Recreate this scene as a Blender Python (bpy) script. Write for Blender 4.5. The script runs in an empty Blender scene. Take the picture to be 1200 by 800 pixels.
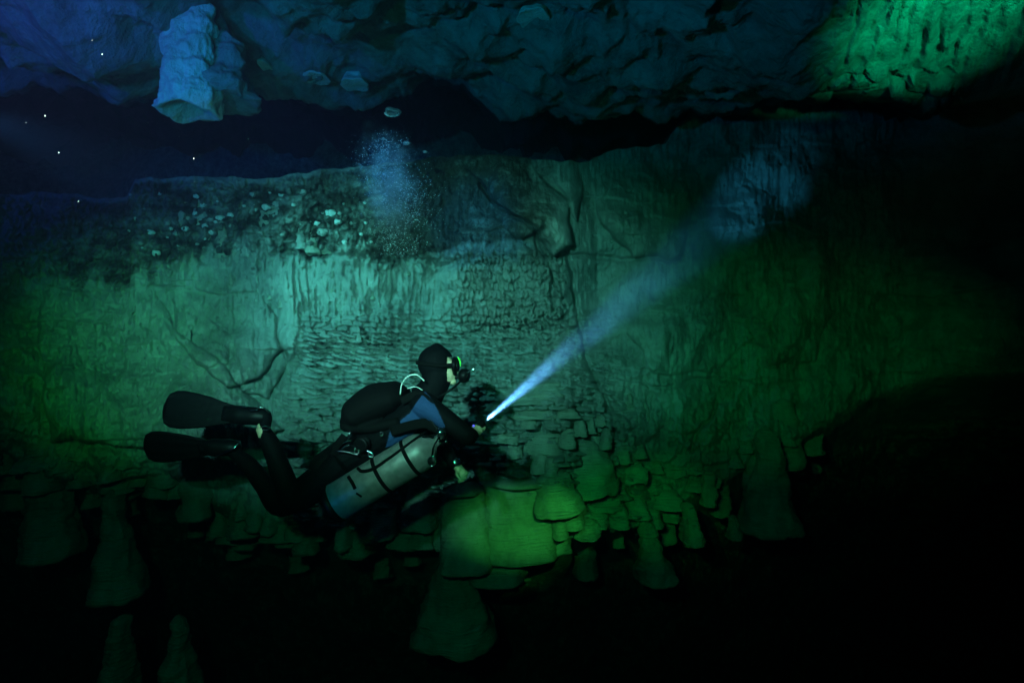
import bpy, bmesh, math, random
import numpy as np
from mathutils import Vector, Matrix, Quaternion

random.seed(7)
rng = np.random.default_rng(11)
S = bpy.context.scene
COL = S.collection
K = 0.00125                      # 24 mm lens on a 36 mm back: metres per picture unit per metre of distance


def P(u, v, Y):
    return Vector(((u - 600) * K * Y, Y, (400 - v) * K * Y))


# ---------------------------------------------------------------- camera, world, lights
cam_d = bpy.data.cameras.new('camera')
cam_d.lens = 24
cam_d.sensor_width = 36
cam_d.clip_start = 0.05
cam_d.clip_end = 200
cam = bpy.data.objects.new('camera', cam_d)
cam.rotation_euler = (math.radians(90), 0, 0)
COL.objects.link(cam)
S.camera = cam

S.view_settings.view_transform = 'Standard'
S.view_settings.look = 'None'
S.view_settings.exposure = 0
S.view_settings.gamma = 1
S.cycles.max_bounces = 4
S.cycles.diffuse_bounces = 2
S.cycles.glossy_bounces = 2
S.cycles.transmission_bounces = 4
S.cycles.transparent_max_bounces = 8
S.cycles.volume_bounces = 0
S.cycles.use_denoising = True
S.cycles.sample_clamp_indirect = 2.0
S.cycles.sample_clamp_direct = 0.0

W = bpy.data.worlds.new('World')
S.world = W
W.use_nodes = True
W.node_tree.nodes['Background'].inputs[0].default_value = (0.004, 0.016, 0.06, 1)
W.node_tree.nodes['Background'].inputs[1].default_value = 0.08


def spot(name, loc, target, energy, color, size, blend=0.6, radius=0.05, scale=(1, 1, 1), roll=0):
    d = bpy.data.lights.new(name, 'SPOT')
    d.energy = energy
    d.color = color
    d.spot_size = math.radians(size)
    d.spot_blend = blend
    d.shadow_soft_size = radius
    o = bpy.data.objects.new(name, d)
    o.location = loc
    q = (Vector(target) - Vector(loc)).to_track_quat('-Z', 'Y')
    o.rotation_mode = 'QUATERNION'
    o.rotation_quaternion = q @ Quaternion((0, 0, 1), math.radians(roll))
    o.scale = scale
    COL.objects.link(o)
    return o


KEY = Vector((-0.95, -0.3, 0.78))
spot('key_lamp', KEY, P(455, 366, 6.4), 3300, (0.72, 0.46, 0.45), 34, 1.0, 0.045, (1.66, 1, 1))
spot('added_side_fill', (-3.5, 4.3, 1.5), P(425, 345, 6.5), 900, (0.30, 0.50, 0.49), 48, 1.0, 0.05)  # added grazing light out of view, brings out the wall relief
spot('diver_fill', (-0.97, -0.3, 0.80), P(462, 498, 4.0), 600, (1.0, 0.62, 0.54), 14.5, 1.0, 0.045)  # added warm fill so the diver looks whiter than the wall
spot('green_fringe_fill', (-0.90, -0.3, 0.77), P(520, 390, 6.4), 240, (0.02, 1.0, 0.14), 37, 0.95, 0.03, (1.78, 1, 1))  # stands in for the green outer fringe of the key light
spot('left_fringe_fill', (-0.97, -0.3, 0.78), P(160, 405, 6.4), 640, (0.22, 1.0, 0.10), 20, 1.0, 0.03, (1.0, 1.1, 1))  # added: greens the left edge of the lit area
spot('right_fringe_fill', (-0.90, -0.3, 0.78), P(930, 425, 7.0), 300, (0.0, 1.0, 0.16), 24, 1.0, 0.03, (1.3, 0.8, 1))  # added to turn the right edge of the light green
spot('low_green_fill', (-0.93, -0.3, 0.78), P(745, 585, 6.0), 420, (0.06, 1.0, 0.10), 9.5, 1.0, 0.025, (1.5, 1.0, 1))  # extra green light put on the lower right lobes
spot('slab_fill', (1.0, -0.3, 0.90), P(612, 620, 6.0), 1150, (0.50, 1.0, 0.14), 8, 1.0, 0.02, (1.7, 0.9, 1))  # added only to brighten the slab, placed to miss the diver
spot('dim_green_fill', (-0.5, -0.3, 0.6), P(520, 500, 6.4), 110, (0.03, 1.0, 0.40), 90, 1.0, 0.05)  # weak added spill so the bells below the lit area show
spot('blue_lamp', (-2.2, 0.4, 0.5), P(470, 10, 5.0), 420, (0.0, 0.38, 0.85), 60, 1.0, 0.08, (1.9, 0.52, 1))
spot('deep_blue_fill', (-3.4, 0.5, 1.2), P(40, -110, 5.0), 600, (0.20, 0.08, 1.0), 70, 1.0, 0.1)  # added for the violet-blue veil at upper left
spot('blue_rock_lamp', (-1.2, 0.2, 0.4), P(235, 70, 4.9), 170, (0.0, 0.60, 1.0), 13, 1.0, 0.1)
spot('plume_blue_fill', (-2.4, 1.2, 1.4), P(448, 205, 4.9), 1900, (0.02, 0.26, 1.0), 11, 1.0, 0.1)  # added to make the bubble column look blue
spot('tank_blue_fill', (-2.0, 1.6, -1.2), P(392, 585, 3.93), 35, (0.05, 0.35, 1.0), 12, 1.0, 0.05)  # added to tint the lower end of the tank blue
spot('ceiling_green_lamp', (1.6, 0.2, 0.4), P(1072, 18, 4.4), 2600, (0.0, 1.0, 0.40), 18, 1.0, 0.1, (1.1, 0.72, 1))
TORCH = P(566, 495.5, 4.12)
BEAM_TO = P(895, 218, 7.4)
BDIR = (BEAM_TO - TORCH).normalized()
spot('torch_light', TORCH + BDIR * 0.03, BEAM_TO, 1250, (0.30, 0.48, 1.0), 11.5, 1.0, 0.010)


# ---------------------------------------------------------------- materials
def newmat(name):
    m = bpy.data.materials.new(name)
    m.use_nodes = True
    nt = m.node_tree
    b = nt.nodes['Principled BSDF']
    return m, nt, b


def simple(name, col, rough=0.5, metal=0.0, bump=0.0, bscale=60, var=0.0, spec=0.5):
    m, nt, b = newmat(name)
    b.inputs['Base Color'].default_value = (*col, 1)
    b.inputs['Roughness'].default_value = rough
    b.inputs['Metallic'].default_value = metal
    b.inputs['Specular IOR Level'].default_value = spec
    tc = nt.nodes.new('ShaderNodeTexCoord')
    n = nt.nodes.new('ShaderNodeTexNoise')
    n.inputs['Scale'].default_value = bscale
    n.inputs['Detail'].default_value = 4
    nt.links.new(tc.outputs['Object'], n.inputs['Vector'])
    if bump:
        bp = nt.nodes.new('ShaderNodeBump')
        bp.inputs['Strength'].default_value = bump
        bp.inputs['Distance'].default_value = 0.01
        nt.links.new(n.outputs['Fac'], bp.inputs['Height'])
        nt.links.new(bp.outputs['Normal'], b.inputs['Normal'])
    if var:
        r = nt.nodes.new('ShaderNodeMapRange')
        r.inputs['To Min'].default_value = 1 - var
        r.inputs['To Max'].default_value = 1 + var
        nt.links.new(n.outputs['Fac'], r.inputs['Value'])
        mx = nt.nodes.new('ShaderNodeVectorMath')
        mx.operation = 'SCALE'
        mx.inputs[0].default_value = col
        nt.links.new(r.outputs['Result'], mx.inputs['Scale'])
        nt.links.new(mx.outputs['Vector'], b.inputs['Base Color'])
    return m


def rock_material(name, pale, dark, streak=1.0, use_attr=False, band=False):
    m, nt, b = newmat(name)
    N, L = nt.nodes, nt.links
    b.inputs['Roughness'].default_value = 0.85
    b.inputs['Specular IOR Level'].default_value = 0.15
    tc = N.new('ShaderNodeTexCoord')
    mp = N.new('ShaderNodeMapping')
    mp.inputs['Scale'].default_value = (1, 1, 0.16)
    L.new(tc.outputs['Object'], mp.inputs['Vector'])
    n1 = N.new('ShaderNodeTexNoise')
    n1.inputs['Scale'].default_value = 1.7
    n1.inputs['Detail'].default_value = 8
    n1.inputs['Roughness'].default_value = 0.65
    L.new(tc.outputs['Object'], n1.inputs['Vector'])
    n2 = N.new('ShaderNodeTexNoise')
    n2.inputs['Scale'].default_value = 16
    n2.inputs['Detail'].default_value = 6
    L.new(mp.outputs['Vector'], n2.inputs['Vector'])
    n3 = N.new('ShaderNodeTexNoise')
    n3.inputs['Scale'].default_value = 55
    n3.inputs['Detail'].default_value = 5
    n3.inputs['Roughness'].default_value = 0.7
    L.new(tc.outputs['Object'], n3.inputs['Vector'])
    a = N.new('ShaderNodeMath'); a.operation = 'MULTIPLY_ADD'
    L.new(n2.outputs['Fac'], a.inputs[0]); a.inputs[1].default_value = 0.45 * streak
    L.new(n1.outputs['Fac'], a.inputs[2])
    a2 = N.new('ShaderNodeMath'); a2.operation = 'MULTIPLY_ADD'
    L.new(n3.outputs['Fac'], a2.inputs[0]); a2.inputs[1].default_value = 0.22
    L.new(a.outputs[0], a2.inputs[2])
    ramp = N.new('ShaderNodeValToRGB')
    ramp.color_ramp.elements[0].position = 0.55
    ramp.color_ramp.elements[0].color = (*[c * 0.42 for c in pale], 1)
    ramp.color_ramp.elements[1].position = 1.02
    ramp.color_ramp.elements[1].color = (*pale, 1)
    L.new(a2.outputs[0], ramp.inputs['Fac'])
    out = ramp.outputs['Color']
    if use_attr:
        at = N.new('ShaderNodeAttribute'); at.attribute_name = 'stain_shade'
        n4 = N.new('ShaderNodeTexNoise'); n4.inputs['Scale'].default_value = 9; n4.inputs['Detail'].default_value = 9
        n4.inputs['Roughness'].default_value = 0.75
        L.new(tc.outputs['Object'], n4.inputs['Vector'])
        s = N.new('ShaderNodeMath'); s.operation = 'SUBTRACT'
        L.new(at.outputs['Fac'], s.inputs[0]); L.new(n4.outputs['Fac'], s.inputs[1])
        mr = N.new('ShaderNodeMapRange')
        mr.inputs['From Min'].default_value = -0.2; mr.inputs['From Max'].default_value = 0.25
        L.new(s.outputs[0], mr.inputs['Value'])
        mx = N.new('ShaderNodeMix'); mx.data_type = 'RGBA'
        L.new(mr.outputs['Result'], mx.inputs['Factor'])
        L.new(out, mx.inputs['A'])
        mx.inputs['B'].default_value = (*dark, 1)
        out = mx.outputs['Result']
    L.new(out, b.inputs['Base Color'])
    # relief: vertical runnels, thin growth lines and grain
    w = N.new('ShaderNodeTexNoise')
    w.inputs['Scale'].default_value = 1
    w.inputs['Detail'].default_value = 4
    mp2 = N.new('ShaderNodeMapping')
    mp2.inputs['Scale'].default_value = (5, 5, 75) if band else (26, 26, 5)
    L.new(tc.outputs['Object'], mp2.inputs['Vector'])
    L.new(mp2.outputs['Vector'], w.inputs['Vector'])
    h = N.new('ShaderNodeMath'); h.operation = 'MULTIPLY_ADD'
    L.new(n3.outputs['Fac'], h.inputs[0]); h.inputs[1].default_value = 0.8
    L.new(w.outputs['Fac'], h.inputs[2])
    bp = N.new('ShaderNodeBump')
    bp.inputs['Strength'].default_value = 0.9
    bp.inputs['Distance'].default_value = 0.035 if band else 0.026
    L.new(h.outputs[0], bp.inputs['Height'])
    L.new(bp.outputs['Normal'], b.inputs['Normal'])
    return m


M_ROCK = rock_material('limestone', (0.40, 0.38, 0.33), (0.050, 0.040, 0.026), 1.0, True)
M_LOBE = rock_material('flowstone', (0.42, 0.40, 0.31), (0.05, 0.04, 0.03), 1.0, False, True)
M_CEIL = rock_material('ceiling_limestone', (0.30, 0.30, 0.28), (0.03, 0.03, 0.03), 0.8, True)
M_PALE = rock_material('pale_calcite', (0.85, 0.85, 0.78), (0.1, 0.1, 0.1), 0.4)
M_SUIT = simple('neoprene', (0.0025, 0.0028, 0.0035), 0.75, 0, 0.6, 22, 0.4, 0.09)
M_PANEL = simple('blue_neoprene', (0.018, 0.046, 0.13), 0.8, 0, 0.3, 90, 0.2, 0.2)
M_SKIN = simple('skin', (0.62, 0.46, 0.30), 0.5, 0, 0.15, 160, 0.12)
M_RUB = simple('black_rubber', (0.0035, 0.0035, 0.004), 0.48, 0, 0.2, 40, 0.3, 0.17)
M_WEB = simple('black_webbing', (0.004, 0.004, 0.004), 0.85, 0, 0.3, 300, 0.2, 0.08)
M_STEEL = simple('polished_steel', (0.75, 0.76, 0.78), 0.16, 1.0, 0.05, 40)
M_ALU = simple('brushed_aluminium', (0.20, 0.20, 0.20), 0.42, 0.3, 0.25, 30, 0.5)
M_HOSE = simple('pale_hose', (0.55, 0.62, 0.60), 0.35)
M_GREEN = simple('lime_silicone', (0.12, 0.80, 0.10), 0.4)
M_BUB, nt, b_ = newmat('air_bubble')
b_.inputs['Base Color'].default_value = (0.75, 0.85, 0.95, 1)
b_.inputs['Roughness'].default_value = 0.12
b_.inputs['Transmission Weight'].default_value = 0.35
b_.inputs['IOR'].default_value = 1.33
M_PART = simple('drifting_silt', (0.8, 0.74, 0.68), 0.9)
M_GLASS, nt, b_ = newmat('mask_glass')
b_.inputs['Base Color'].default_value = (0.04, 0.05, 0.06, 1)
b_.inputs['Roughness'].default_value = 0.05
b_.inputs['Transmission Weight'].default_value = 0.6
M_LENS, nt, b_ = newmat('lit_torch_lens')
b_.inputs['Base Color'].default_value = (0.8, 0.85, 1, 1)
b_.inputs['Emission Color'].default_value = (0.55, 0.7, 1.0, 1)
b_.inputs['Emission Strength'].default_value = 6
M_VIOLET, nt, b_ = newmat('torch_indicator')
b_.inputs['Base Color'].default_value = (0.2, 0.1, 0.8, 1)
b_.inputs['Emission Color'].default_value = (0.22, 0.10, 1.0, 1)
b_.inputs['Emission Strength'].default_value = 1.5


# ---------------------------------------------------------------- noise
_perm = rng.permutation(4096)
_grad = rng.normal(size=(4096, 3))
_grad /= np.linalg.norm(_grad, axis=1)[:, None]


def perlin(x, y, z=0.0):
    x, y, z = np.broadcast_arrays(np.asarray(x, float), np.asarray(y, float), np.asarray(z, float))
    xi, yi, zi = np.floor(x).astype(np.int64), np.floor(y).astype(np.int64), np.floor(z).astype(np.int64)
    xf, yf, zf = x - xi, y - yi, z - zi
    f = lambda t: t * t * t * (t * (t * 6 - 15) + 10)
    uu, vv, ww = f(xf), f(yf), f(zf)
    out = 0
    for dx in (0, 1):
        for dy in (0, 1):
            for dz in (0, 1):
                h = _perm[(_perm[(_perm[(xi + dx) & 4095] + yi + dy) & 4095] + zi + dz) & 4095]
                g = _grad[h]
                d = g[..., 0] * (xf - dx) + g[..., 1] * (yf - dy) + g[..., 2] * (zf - dz)
                out = out + d * (uu if dx else 1 - uu) * (vv if dy else 1 - vv) * (ww if dz else 1 - ww)
    return out * 1.6


def fbm(x, y, z=0.0, o=4, g=0.5):
    s, a, f = 0, 1.0, 1.0
    for i in range(o):
        s = s + a * perlin(x * f + 17.3 * i, y * f - 9.1 * i, z * f + 3.7 * i)
        a *= g
        f *= 2.03
    return s


def ridged(x, y, z=0.0, o=4, g=0.5):
    s, a, f = 0, 1.0, 1.0
    for i in range(o):
        s = s + a * (1 - 2 * np.abs(perlin(x * f + 7.3 * i, y * f + 4.1 * i, z * f)))
        a *= g
        f *= 2.1
    return s


def sm(a, b, x):
    t = np.clip((x - a) / (b - a), 0, 1)
    return t * t * (3 - 2 * t)


def hash2(i, j, k=0):
    n = _perm[(_perm[(_perm[i & 4095] + j) & 4095] + k * 131) & 4095]
    return n / 4096.0


def scales(x, y, jit=0.8, seed=0):
    """cells like overlapping scales: returns (edge distance, per-cell random, y inside the cell)"""
    xi, yi = np.floor(x).astype(np.int64), np.floor(y).astype(np.int64)
    f1 = np.full(x.shape, 9.0); f2 = np.full(x.shape, 9.0)
    idr = np.zeros(x.shape); cy = np.zeros(x.shape)
    for dx in (-1, 0, 1, 2):
        for dy in (-1, 0, 1):
            cx_, cy_ = xi + dx, yi + dy
            off = 0.5 * (cy_ % 2)
            px = cx_ - off + 0.5 + jit * (hash2(cx_, cy_, seed) - 0.5)
            py = cy_ + 0.5 + jit * 0.7 * (hash2(cx_, cy_, seed + 1) - 0.5)
            d = np.maximum(np.abs(x - px) * 0.98, np.abs(y - py)) * 0.55 + 0.45 * np.hypot(x - px, y - py)
            near = d < f1
            f2 = np.where(near, f1, np.minimum(f2, d))
            idr = np.where(near, hash2(cx_, cy_, seed + 2), idr)
            cy = np.where(near, y - py, cy)
            f1 = np.where(near, d, f1)
    return f2 - f1, idr, cy


def poly_sdf(px, py, pts):
    """signed distance, positive inside"""
    d = np.full(px.shape, 1e9)
    inside = np.zeros(px.shape, bool)
    n = len(pts)
    for i in range(n):
        ax, ay = pts[i]; bx, by = pts[(i + 1) % n]
        ex, ey = bx - ax, by - ay
        wx, wy = px - ax, py - ay
        t = np.clip((wx * ex + wy * ey) / (ex * ex + ey * ey), 0, 1)
        d = np.minimum(d, (wx - ex * t) ** 2 + (wy - ey * t) ** 2)
        c = ((ay <= py) & (by > py)) | ((by <= py) & (ay > py))
        with np.errstate(divide='ignore', invalid='ignore'):
            xc = ax + (py - ay) / (by - ay if by != ay else 1e-9) * ex
        inside ^= c & (px < xc)
    d = np.sqrt(d)
    return np.where(inside, d, -d)


def line_dist(px, py, pts):
    d = np.full(px.shape, 1e9)
    for i in range(len(pts) - 1):
        ax, ay = pts[i]; bx, by = pts[i + 1]
        ex, ey = bx - ax, by - ay
        wx, wy = px - ax, py - ay
        t = np.clip((wx * ex + wy * ey) / (ex * ex + ey * ey), 0, 1)
        d = np.minimum(d, (wx - ex * t) ** 2 + (wy - ey * t) ** 2)
    return np.sqrt(d)


# ---------------------------------------------------------------- object helpers
def link(name, me, mat, parent=None, smooth=True):
    o = bpy.data.objects.new(name, me)
    COL.objects.link(o)
    if mat is not None and not me.materials:
        me.materials.append(mat)
    if smooth and len(me.polygons):
        me.polygons.foreach_set('use_smooth', [True] * len(me.polygons))
    if parent is not None:
        o.parent = parent
    return o


def tag(o, label=None, cat=None, group=None, kind=None):
    if label: o['label'] = label
    if cat: o['category'] = cat
    if group: o['group'] = group
    if kind: o['kind'] = kind
    return o


def empty(name, loc, label, cat, group=None):
    o = bpy.data.objects.new(name, None)
    o.location = loc
    o.empty_display_size = 0.1
    COL.objects.link(o)
    bpy.context.view_layer.update()
    return tag(o, label, cat, group)


def child(name, me, mat, root, smooth=True):
    """mesh data in world coordinates, parented to a root that only has a translation"""
    t = root
    off = Vector((0, 0, 0))
    while t is not None:
        off += Vector(t.location)
        t = t.parent
    me.transform(Matrix.Translation(-off))
    return link(name, me, mat, root, smooth)


def mesh_from(verts, faces, name='mesh'):
    me = bpy.data.meshes.new(name)
    me.from_pydata([tuple(v) for v in verts], [], faces)
    me.update()
    return me


def grid_mesh(X, Y, Z, name):
    r, c = X.shape
    me = bpy.data.meshes.new(name)
    n = r * c
    me.vertices.add(n)
    me.vertices.foreach_set('co', np.stack([X, Y, Z], -1).reshape(-1).astype(np.float32))
    i = (np.arange(r - 1)[:, None] * c + np.arange(c - 1)[None, :]).reshape(-1)
    q = np.stack([i, i + c, i + c + 1, i + 1], -1)
    m = len(q)
    me.loops.add(m * 4)
    me.loops.foreach_set('vertex_index', q.reshape(-1).astype(np.int32))
    me.polygons.add(m)
    me.polygons.foreach_set('loop_start', (np.arange(m) * 4).astype(np.int32))
    me.polygons.foreach_set('loop_total', np.full(m, 4, np.int32))
    me.update(calc_edges=True)
    me.validate()
    return me


def interp(pts, x):
    a = np.array(pts, float)
    return np.interp(x, a[:, 0], a[:, 1])


# ---------------------------------------------------------------- CAVE WALL
us = np.concatenate([np.arange(-420, -10, 9), np.arange(-10, 1060, 1.25), np.arange(1060, 1700, 9)])
V_TOP = [(-420, 226), (20, 228), (60, 224), (110, 232), (148, 232), (158, 210), (230, 206), (300, 210), (350, 203), (410, 196),
         (470, 190), (520, 184), (560, 180), (620, 186), (680, 190), (720, 176), (780, 168), (815, 120), (860, 96), (960, 92), (1700, 92)]
V_BOT = [(-420, 520), (0, 530), (60, 565), (110, 578), (170, 560), (230, 585), (300, 612), (400, 628), (520, 640), (640, 636),
         (700, 626), (780, 606), (850, 570), (930, 520), (1010, 478), (1100, 450), (1700, 420)]
nfold, nmain, nlow = 46, 390, 60
s_main = np.linspace(0, 1, nmain)
vt = interp(V_TOP, us)
vt = vt + 3.0 * fbm(us / 26, 0 * us, 3.1, 4) * (us > -50)
vend = 668
rows = []
for i in range(nfold):                                     # the shelf on top of the wall, running back into the dark
    rows.append((vt, (nfold - i) / nfold))
Vm = np.concatenate([np.repeat(vt[None, :], nfold, 0),
                     vt[None, :] + (vend - vt[None, :]) * s_main[:, None],
                     np.repeat((vend + (980 - vend) * np.linspace(0.015, 1, nlow))[:, None], len(us), 1)], 0)
Fm = np.concatenate([np.linspace(1, 1 / nfold, nfold)[:, None] * np.ones((1, len(us))), np.zeros((nmain + nlow, len(us)))], 0)
Um = np.repeat(us[None, :], Vm.shape[0], 0)


def base_depth(u, v):
    Y = interp([(-420, 4.6), (-100, 5.6), (100, 6.5), (300, 6.6), (640, 6.5), (668, 6.55), (700, 6.95), (800, 7.1), (920, 7.3), (1050, 7.2),
                (1200, 6.6), (1700, 4.2)], u)
    Y = Y - 0.45 * sm(300, 600, v) * sm(1100, 900, u) + 0.15 * sm(290, 230, v)
    vb = interp(V_BOT, u)
    Y = Y + 1.5 * sm(-12, 46, v - vb) + 1.5 * sm(40, 300, v - vb)
    return Y


Yb = base_depth(Um, Vm)
# relief towards the camera, in metres
wu = Um + 9 * fbm(Um / 60, Vm / 60, 1.7, 3)
wv = Vm + 7 * fbm(Um / 50, Vm / 50, 8.2, 3)
w2u = Um + 3.0 * fbm(Um / 60, Vm / 30, 1.7, 3)
w2v = Vm + 2.6 * fbm(Um / 60, Vm / 30, 8.2, 3)
R = 0.30 * fbm(Um / 150, Vm / 120, 0.3, 3) + 0.07 * fbm(Um / 38, Vm / 46, 5.0, 4)
R += 0.016 * fbm(Um / 4.5, Vm / 22, 2.0, 3) + 0.010 * fbm(Um / 6, Vm / 7, 12.0, 3) + 0.03 * ridged(Um / 70, Vm / 50, 31.0, 2, 0.5)

# A. dark cobbly band under the shelf
mA = sm(0, 8, Vm - vt[None, :]) * sm(16, -12, Vm + 22 * fbm(Um / 16, Vm / 60, 3.3, 3) - interp([(-420, 330), (60, 330), (140, 330), (220, 300), (330, 290), (400, 300), (470, 306), (520, 300), (1700, 300)], Um)) * sm(540, 500, Um)
e, r, cy = scales(wu / 10, wv / 9, 0.95, 3)
R += mA * (0.085 * sm(0, 0.45, e) * (0.25 + r) + 0.05 * ridged(Um / 22, Vm / 30, 4.4, 4) - 0.02)
e2, r2, _ = scales(wu / 4.6, wv / 4.2, 0.95, 9)
R += mA * 0.04 * sm(0, 0.5, e2) * r2
# overhanging lip of the band, the undercut below it
lip = [(320, 297), (360, 296), (392, 302), (430, 301), (470, 306), (520, 312), (560, 300)]
dl = line_dist(wu, wv, lip)
R += 0.10 * np.exp(-((Vm - 292) / 16) ** 2) * sm(380, 400, Um) * sm(560, 500, Um)
R -= 0.10 * np.exp(-(dl / 4.0) ** 2)
# B. smooth fluted curtain
mB = sm(285, 312, Vm) * sm(385, 360, Vm) * sm(300, 335, Um) * sm(700, 660, Um)
R += mB * (0.032 * perlin(Um / 3.6 + 2 * perlin(Um / 40, Vm / 90), Vm / 46, 2.2) + 0.04 * np.abs(perlin(Um / 6.5, Vm / 18, 7.2)))
R += 0.10 * sm(292, 330, Vm) * sm(320, 345, Um + 6 * perlin(Vm / 30, 0.3)) * sm(545, 515, Um + 6 * perlin(Vm / 20, 2.3)) * sm(430, 370, Vm)
# C. micro-terraces, stacked like thin bricks
mC = sm(352, 386, Vm + 12 * fbm(Um / 50, Vm / 40, 6.6, 2)) * sm(330, 372, Um + 0.1 * (Vm - 400)) * sm(735, 700, Um - 0.22 * (Vm - 400)) * sm(640, 610, Vm)
e, r, cy = scales(w2u / (14 + 10 * sm(380, 480, Vm)), w2v / 6.6, 0.8, 21)
R += mC * (0.12 * sm(0, 0.24, e) * (0.35 + 0.9 * r) + 0.075 * np.clip(cy, -0.5, 0.5))
e, r, cy = scales((w2u + 40) / 44, w2v / 13, 0.85, 33)
mC2 = mC * sm(430, 500, Vm)
R += mC2 * (0.15 * sm(0, 0.16, e) * (0.35 + r) + 0.10 * np.clip(cy, -0.5, 0.5))
# D. pitted drip texture right of the curtain
mD = sm(288, 306, Vm) * sm(400, 370, Vm) * sm(520, 545, Um) * sm(668, 655, Um)
e, r, cy = scales(w2u / 5.4, w2v / 10, 0.9, 41)
R += mD * (0.12 * sm(0, 0.30, e) * (0.4 + r) + 0.03)
e, r, cy = scales(w2u / 27, w2v / 7.5, 0.9, 45)
R += mD * sm(330, 350, Vm) * sm(570, 590, Um) * (0.09 * sm(0, 0.2, e) * (0.4 + r) + 0.05 * np.clip(cy, -0.5, 0.5))
# E. sheets that overlap one another: raised polygons with rounded, shadowed edges
sheets = [
    ([(110, 300), (170, 330), (205, 382), (245, 415), (290, 462), (330, 500), (240, 520), (60, 520), (40, 380), (60, 310)], 0.22, 16),
    ([(200, 340), (262, 330), (300, 338), (322, 368), (330, 410), (300, 446), (262, 452), (226, 424), (204, 388)], 0.20, 14),
    ([(270, 392), (300, 376), (330, 392), (334, 440), (312, 468), (282, 458)], 0.14, 8),
    ([(250, 452), (300, 470), (340, 476), (372, 520), (360, 560), (200, 560), (180, 500), (215, 470)], 0.10, 12),
    ([(322, 300), (346, 300), (352, 360), (346, 420), (336, 426), (326, 380)], 0.07, 7),
    ([(540, 186), (580, 178), (620, 186), (640, 214), (668, 240), (676, 290), (650, 300), (610, 262), (588, 246), (562, 214)], 0.26, 14),
    ([(582, 248), (640, 246), (634, 268), (606, 280), (588, 270)], 0.16, 8),
    ([(640, 194), (676, 196), (684, 222), (680, 262), (664, 236), (650, 214)], 0.18, 8),
    ([(510, 262), (560, 246), (604, 280), (628, 300), (560, 306), (510, 300)], 0.06, 8),
    ([(520, 302), (600, 293), (644, 300), (648, 330), (644, 372), (560, 380), (528, 350)], 0.09, 6),
    ([(652, 306), (666, 304), (668, 340), (662, 366), (652, 350)], 0.06, 4),
    ([(700, 180), (770, 180), (800, 186), (812, 240), (800, 300), (740, 300), (700, 260)], 0.22, 26),
    ([(820, 190), (850, 186), (880, 215), (905, 235), (880, 262), (846, 240)], 0.04, 24),
    ([(905, 380), (930, 290), (955, 236), (990, 250), (975, 330), (960, 420), (905, 430)], 0.10, 36),
    ([(120, 240), (160, 214), (260, 212), (300, 240), (290, 268), (200, 276), (130, 270)], 0.07, 12),
    ([(180, 372), (230, 362), (268, 392), (262, 424), (224, 436), (190, 410)], 0.07, 9),
    ([(740, 330), (800, 322), (860, 336), (880, 400), (840, 440), (770, 436), (736, 390)], 0.08, 30),
    ([(716, 505), (738, 474), (756, 458), (770, 470), (776, 500), (760, 520), (730, 524)], 0.05, 5),
    ([(800, 470), (848, 462), (862, 480), (840, 520), (800, 530), (780, 506)], 0.04, 8),
]
for pts, h, w in sheets:
    d = poly_sdf(wu, wv, pts)
    vs0, vs1 = min(p[1] for p in pts), max(p[1] for p in pts)
    g = sm(vs0 - 5, vs0 + 0.75 * (vs1 - vs0), Vm)
    q = np.clip(d / (1.6 * w), 0, 1)
    R += 1.5 * h * g * np.where(d > 0, 0.30 + 0.70 * np.sqrt(q * (2 - q)), 0) * sm(-0.8, 0.8, d)
# F. cracks
cracks = [([(668, 296), (672, 330), (668, 352), (676, 380), (690, 420), (704, 452), (712, 500), (718, 560)], 0.16, 2.4),
          ([(560, 214), (588, 246), (612, 262), (628, 288), (640, 300)], 0.12, 2.2),
          ([(645, 304), (648, 330), (644, 350)], 0.10, 2.0),
          ([(838, 468), (826, 494), (810, 512), (802, 530)], 0.10, 2.0),
          ([(600, 500), (616, 492), (632, 488)], 0.10, 1.8),
          ([(700, 297), (740, 302), (800, 300)], 0.08, 3.0),
          ([(640, 302), (700, 299)], 0.10, 2.6),
          ([(880, 520), (850, 545), (800, 548), (760, 552)], 0.06, 2.0),
          ([(700, 452), (740, 446), (790, 452), (850, 444)], 0.05, 2.0)]
for pts, h, w in cracks:
    R -= h * np.exp(-(line_dist(wu, wv, pts) / w) ** 2)
# strata: uneven beds that step out and shade what is under them
for (sv_, sh, am, z0) in ((34.0, 260.0, 0.060, 3.0), (17.0, 120.0, 0.032, 8.0)):
    ph = (Vm + 16 * fbm(Um / sh * 1.6, Vm / 90, z0, 3)) / sv_
    fr = ph - np.floor(ph)
    k_ = hash2(np.floor(ph).astype(np.int64), (np.floor(Um / sh + 2.0 * perlin(np.floor(ph) * 1.7, 0.5))).astype(np.int64), 5)
    R += am * k_ * (fr ** 1.5) * sm(1.0, 0.93, fr) * sm(-0.35, 0.25, fbm(Um / 110, Vm / 60, z0 + 1, 3)) * (1 - 0.8 * mB) * sm(0, 30, Vm - vt[None, :])
# G. right-hand wall: long soft vertical folds
mG = sm(690, 760, Um)
R += mG * (0.10 * fbm(Um / 60, Vm / 200, 9.4, 3) + 0.05 * ridged(Um / 40, Vm / 110, 3.9, 3) * sm(470, 430, Vm))
e, r, cy = scales(wu / 18, wv / 13, 0.95, 51)
R += mG * sm(455, 500, Vm) * 0.045 * sm(0, 0.35, e) * r
R += mG * sm(430, 470, Vm) * 0.03 * ridged(Um / 14, Vm / 22, 1.9, 3)
pit = perlin(Um / 5.5, Vm / 6.5, 44.0)
R -= 0.05 * sm(0.52, 0.75, pit) * sm(vt[None, :] + 10, vt[None, :] + 60, Vm)
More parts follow.
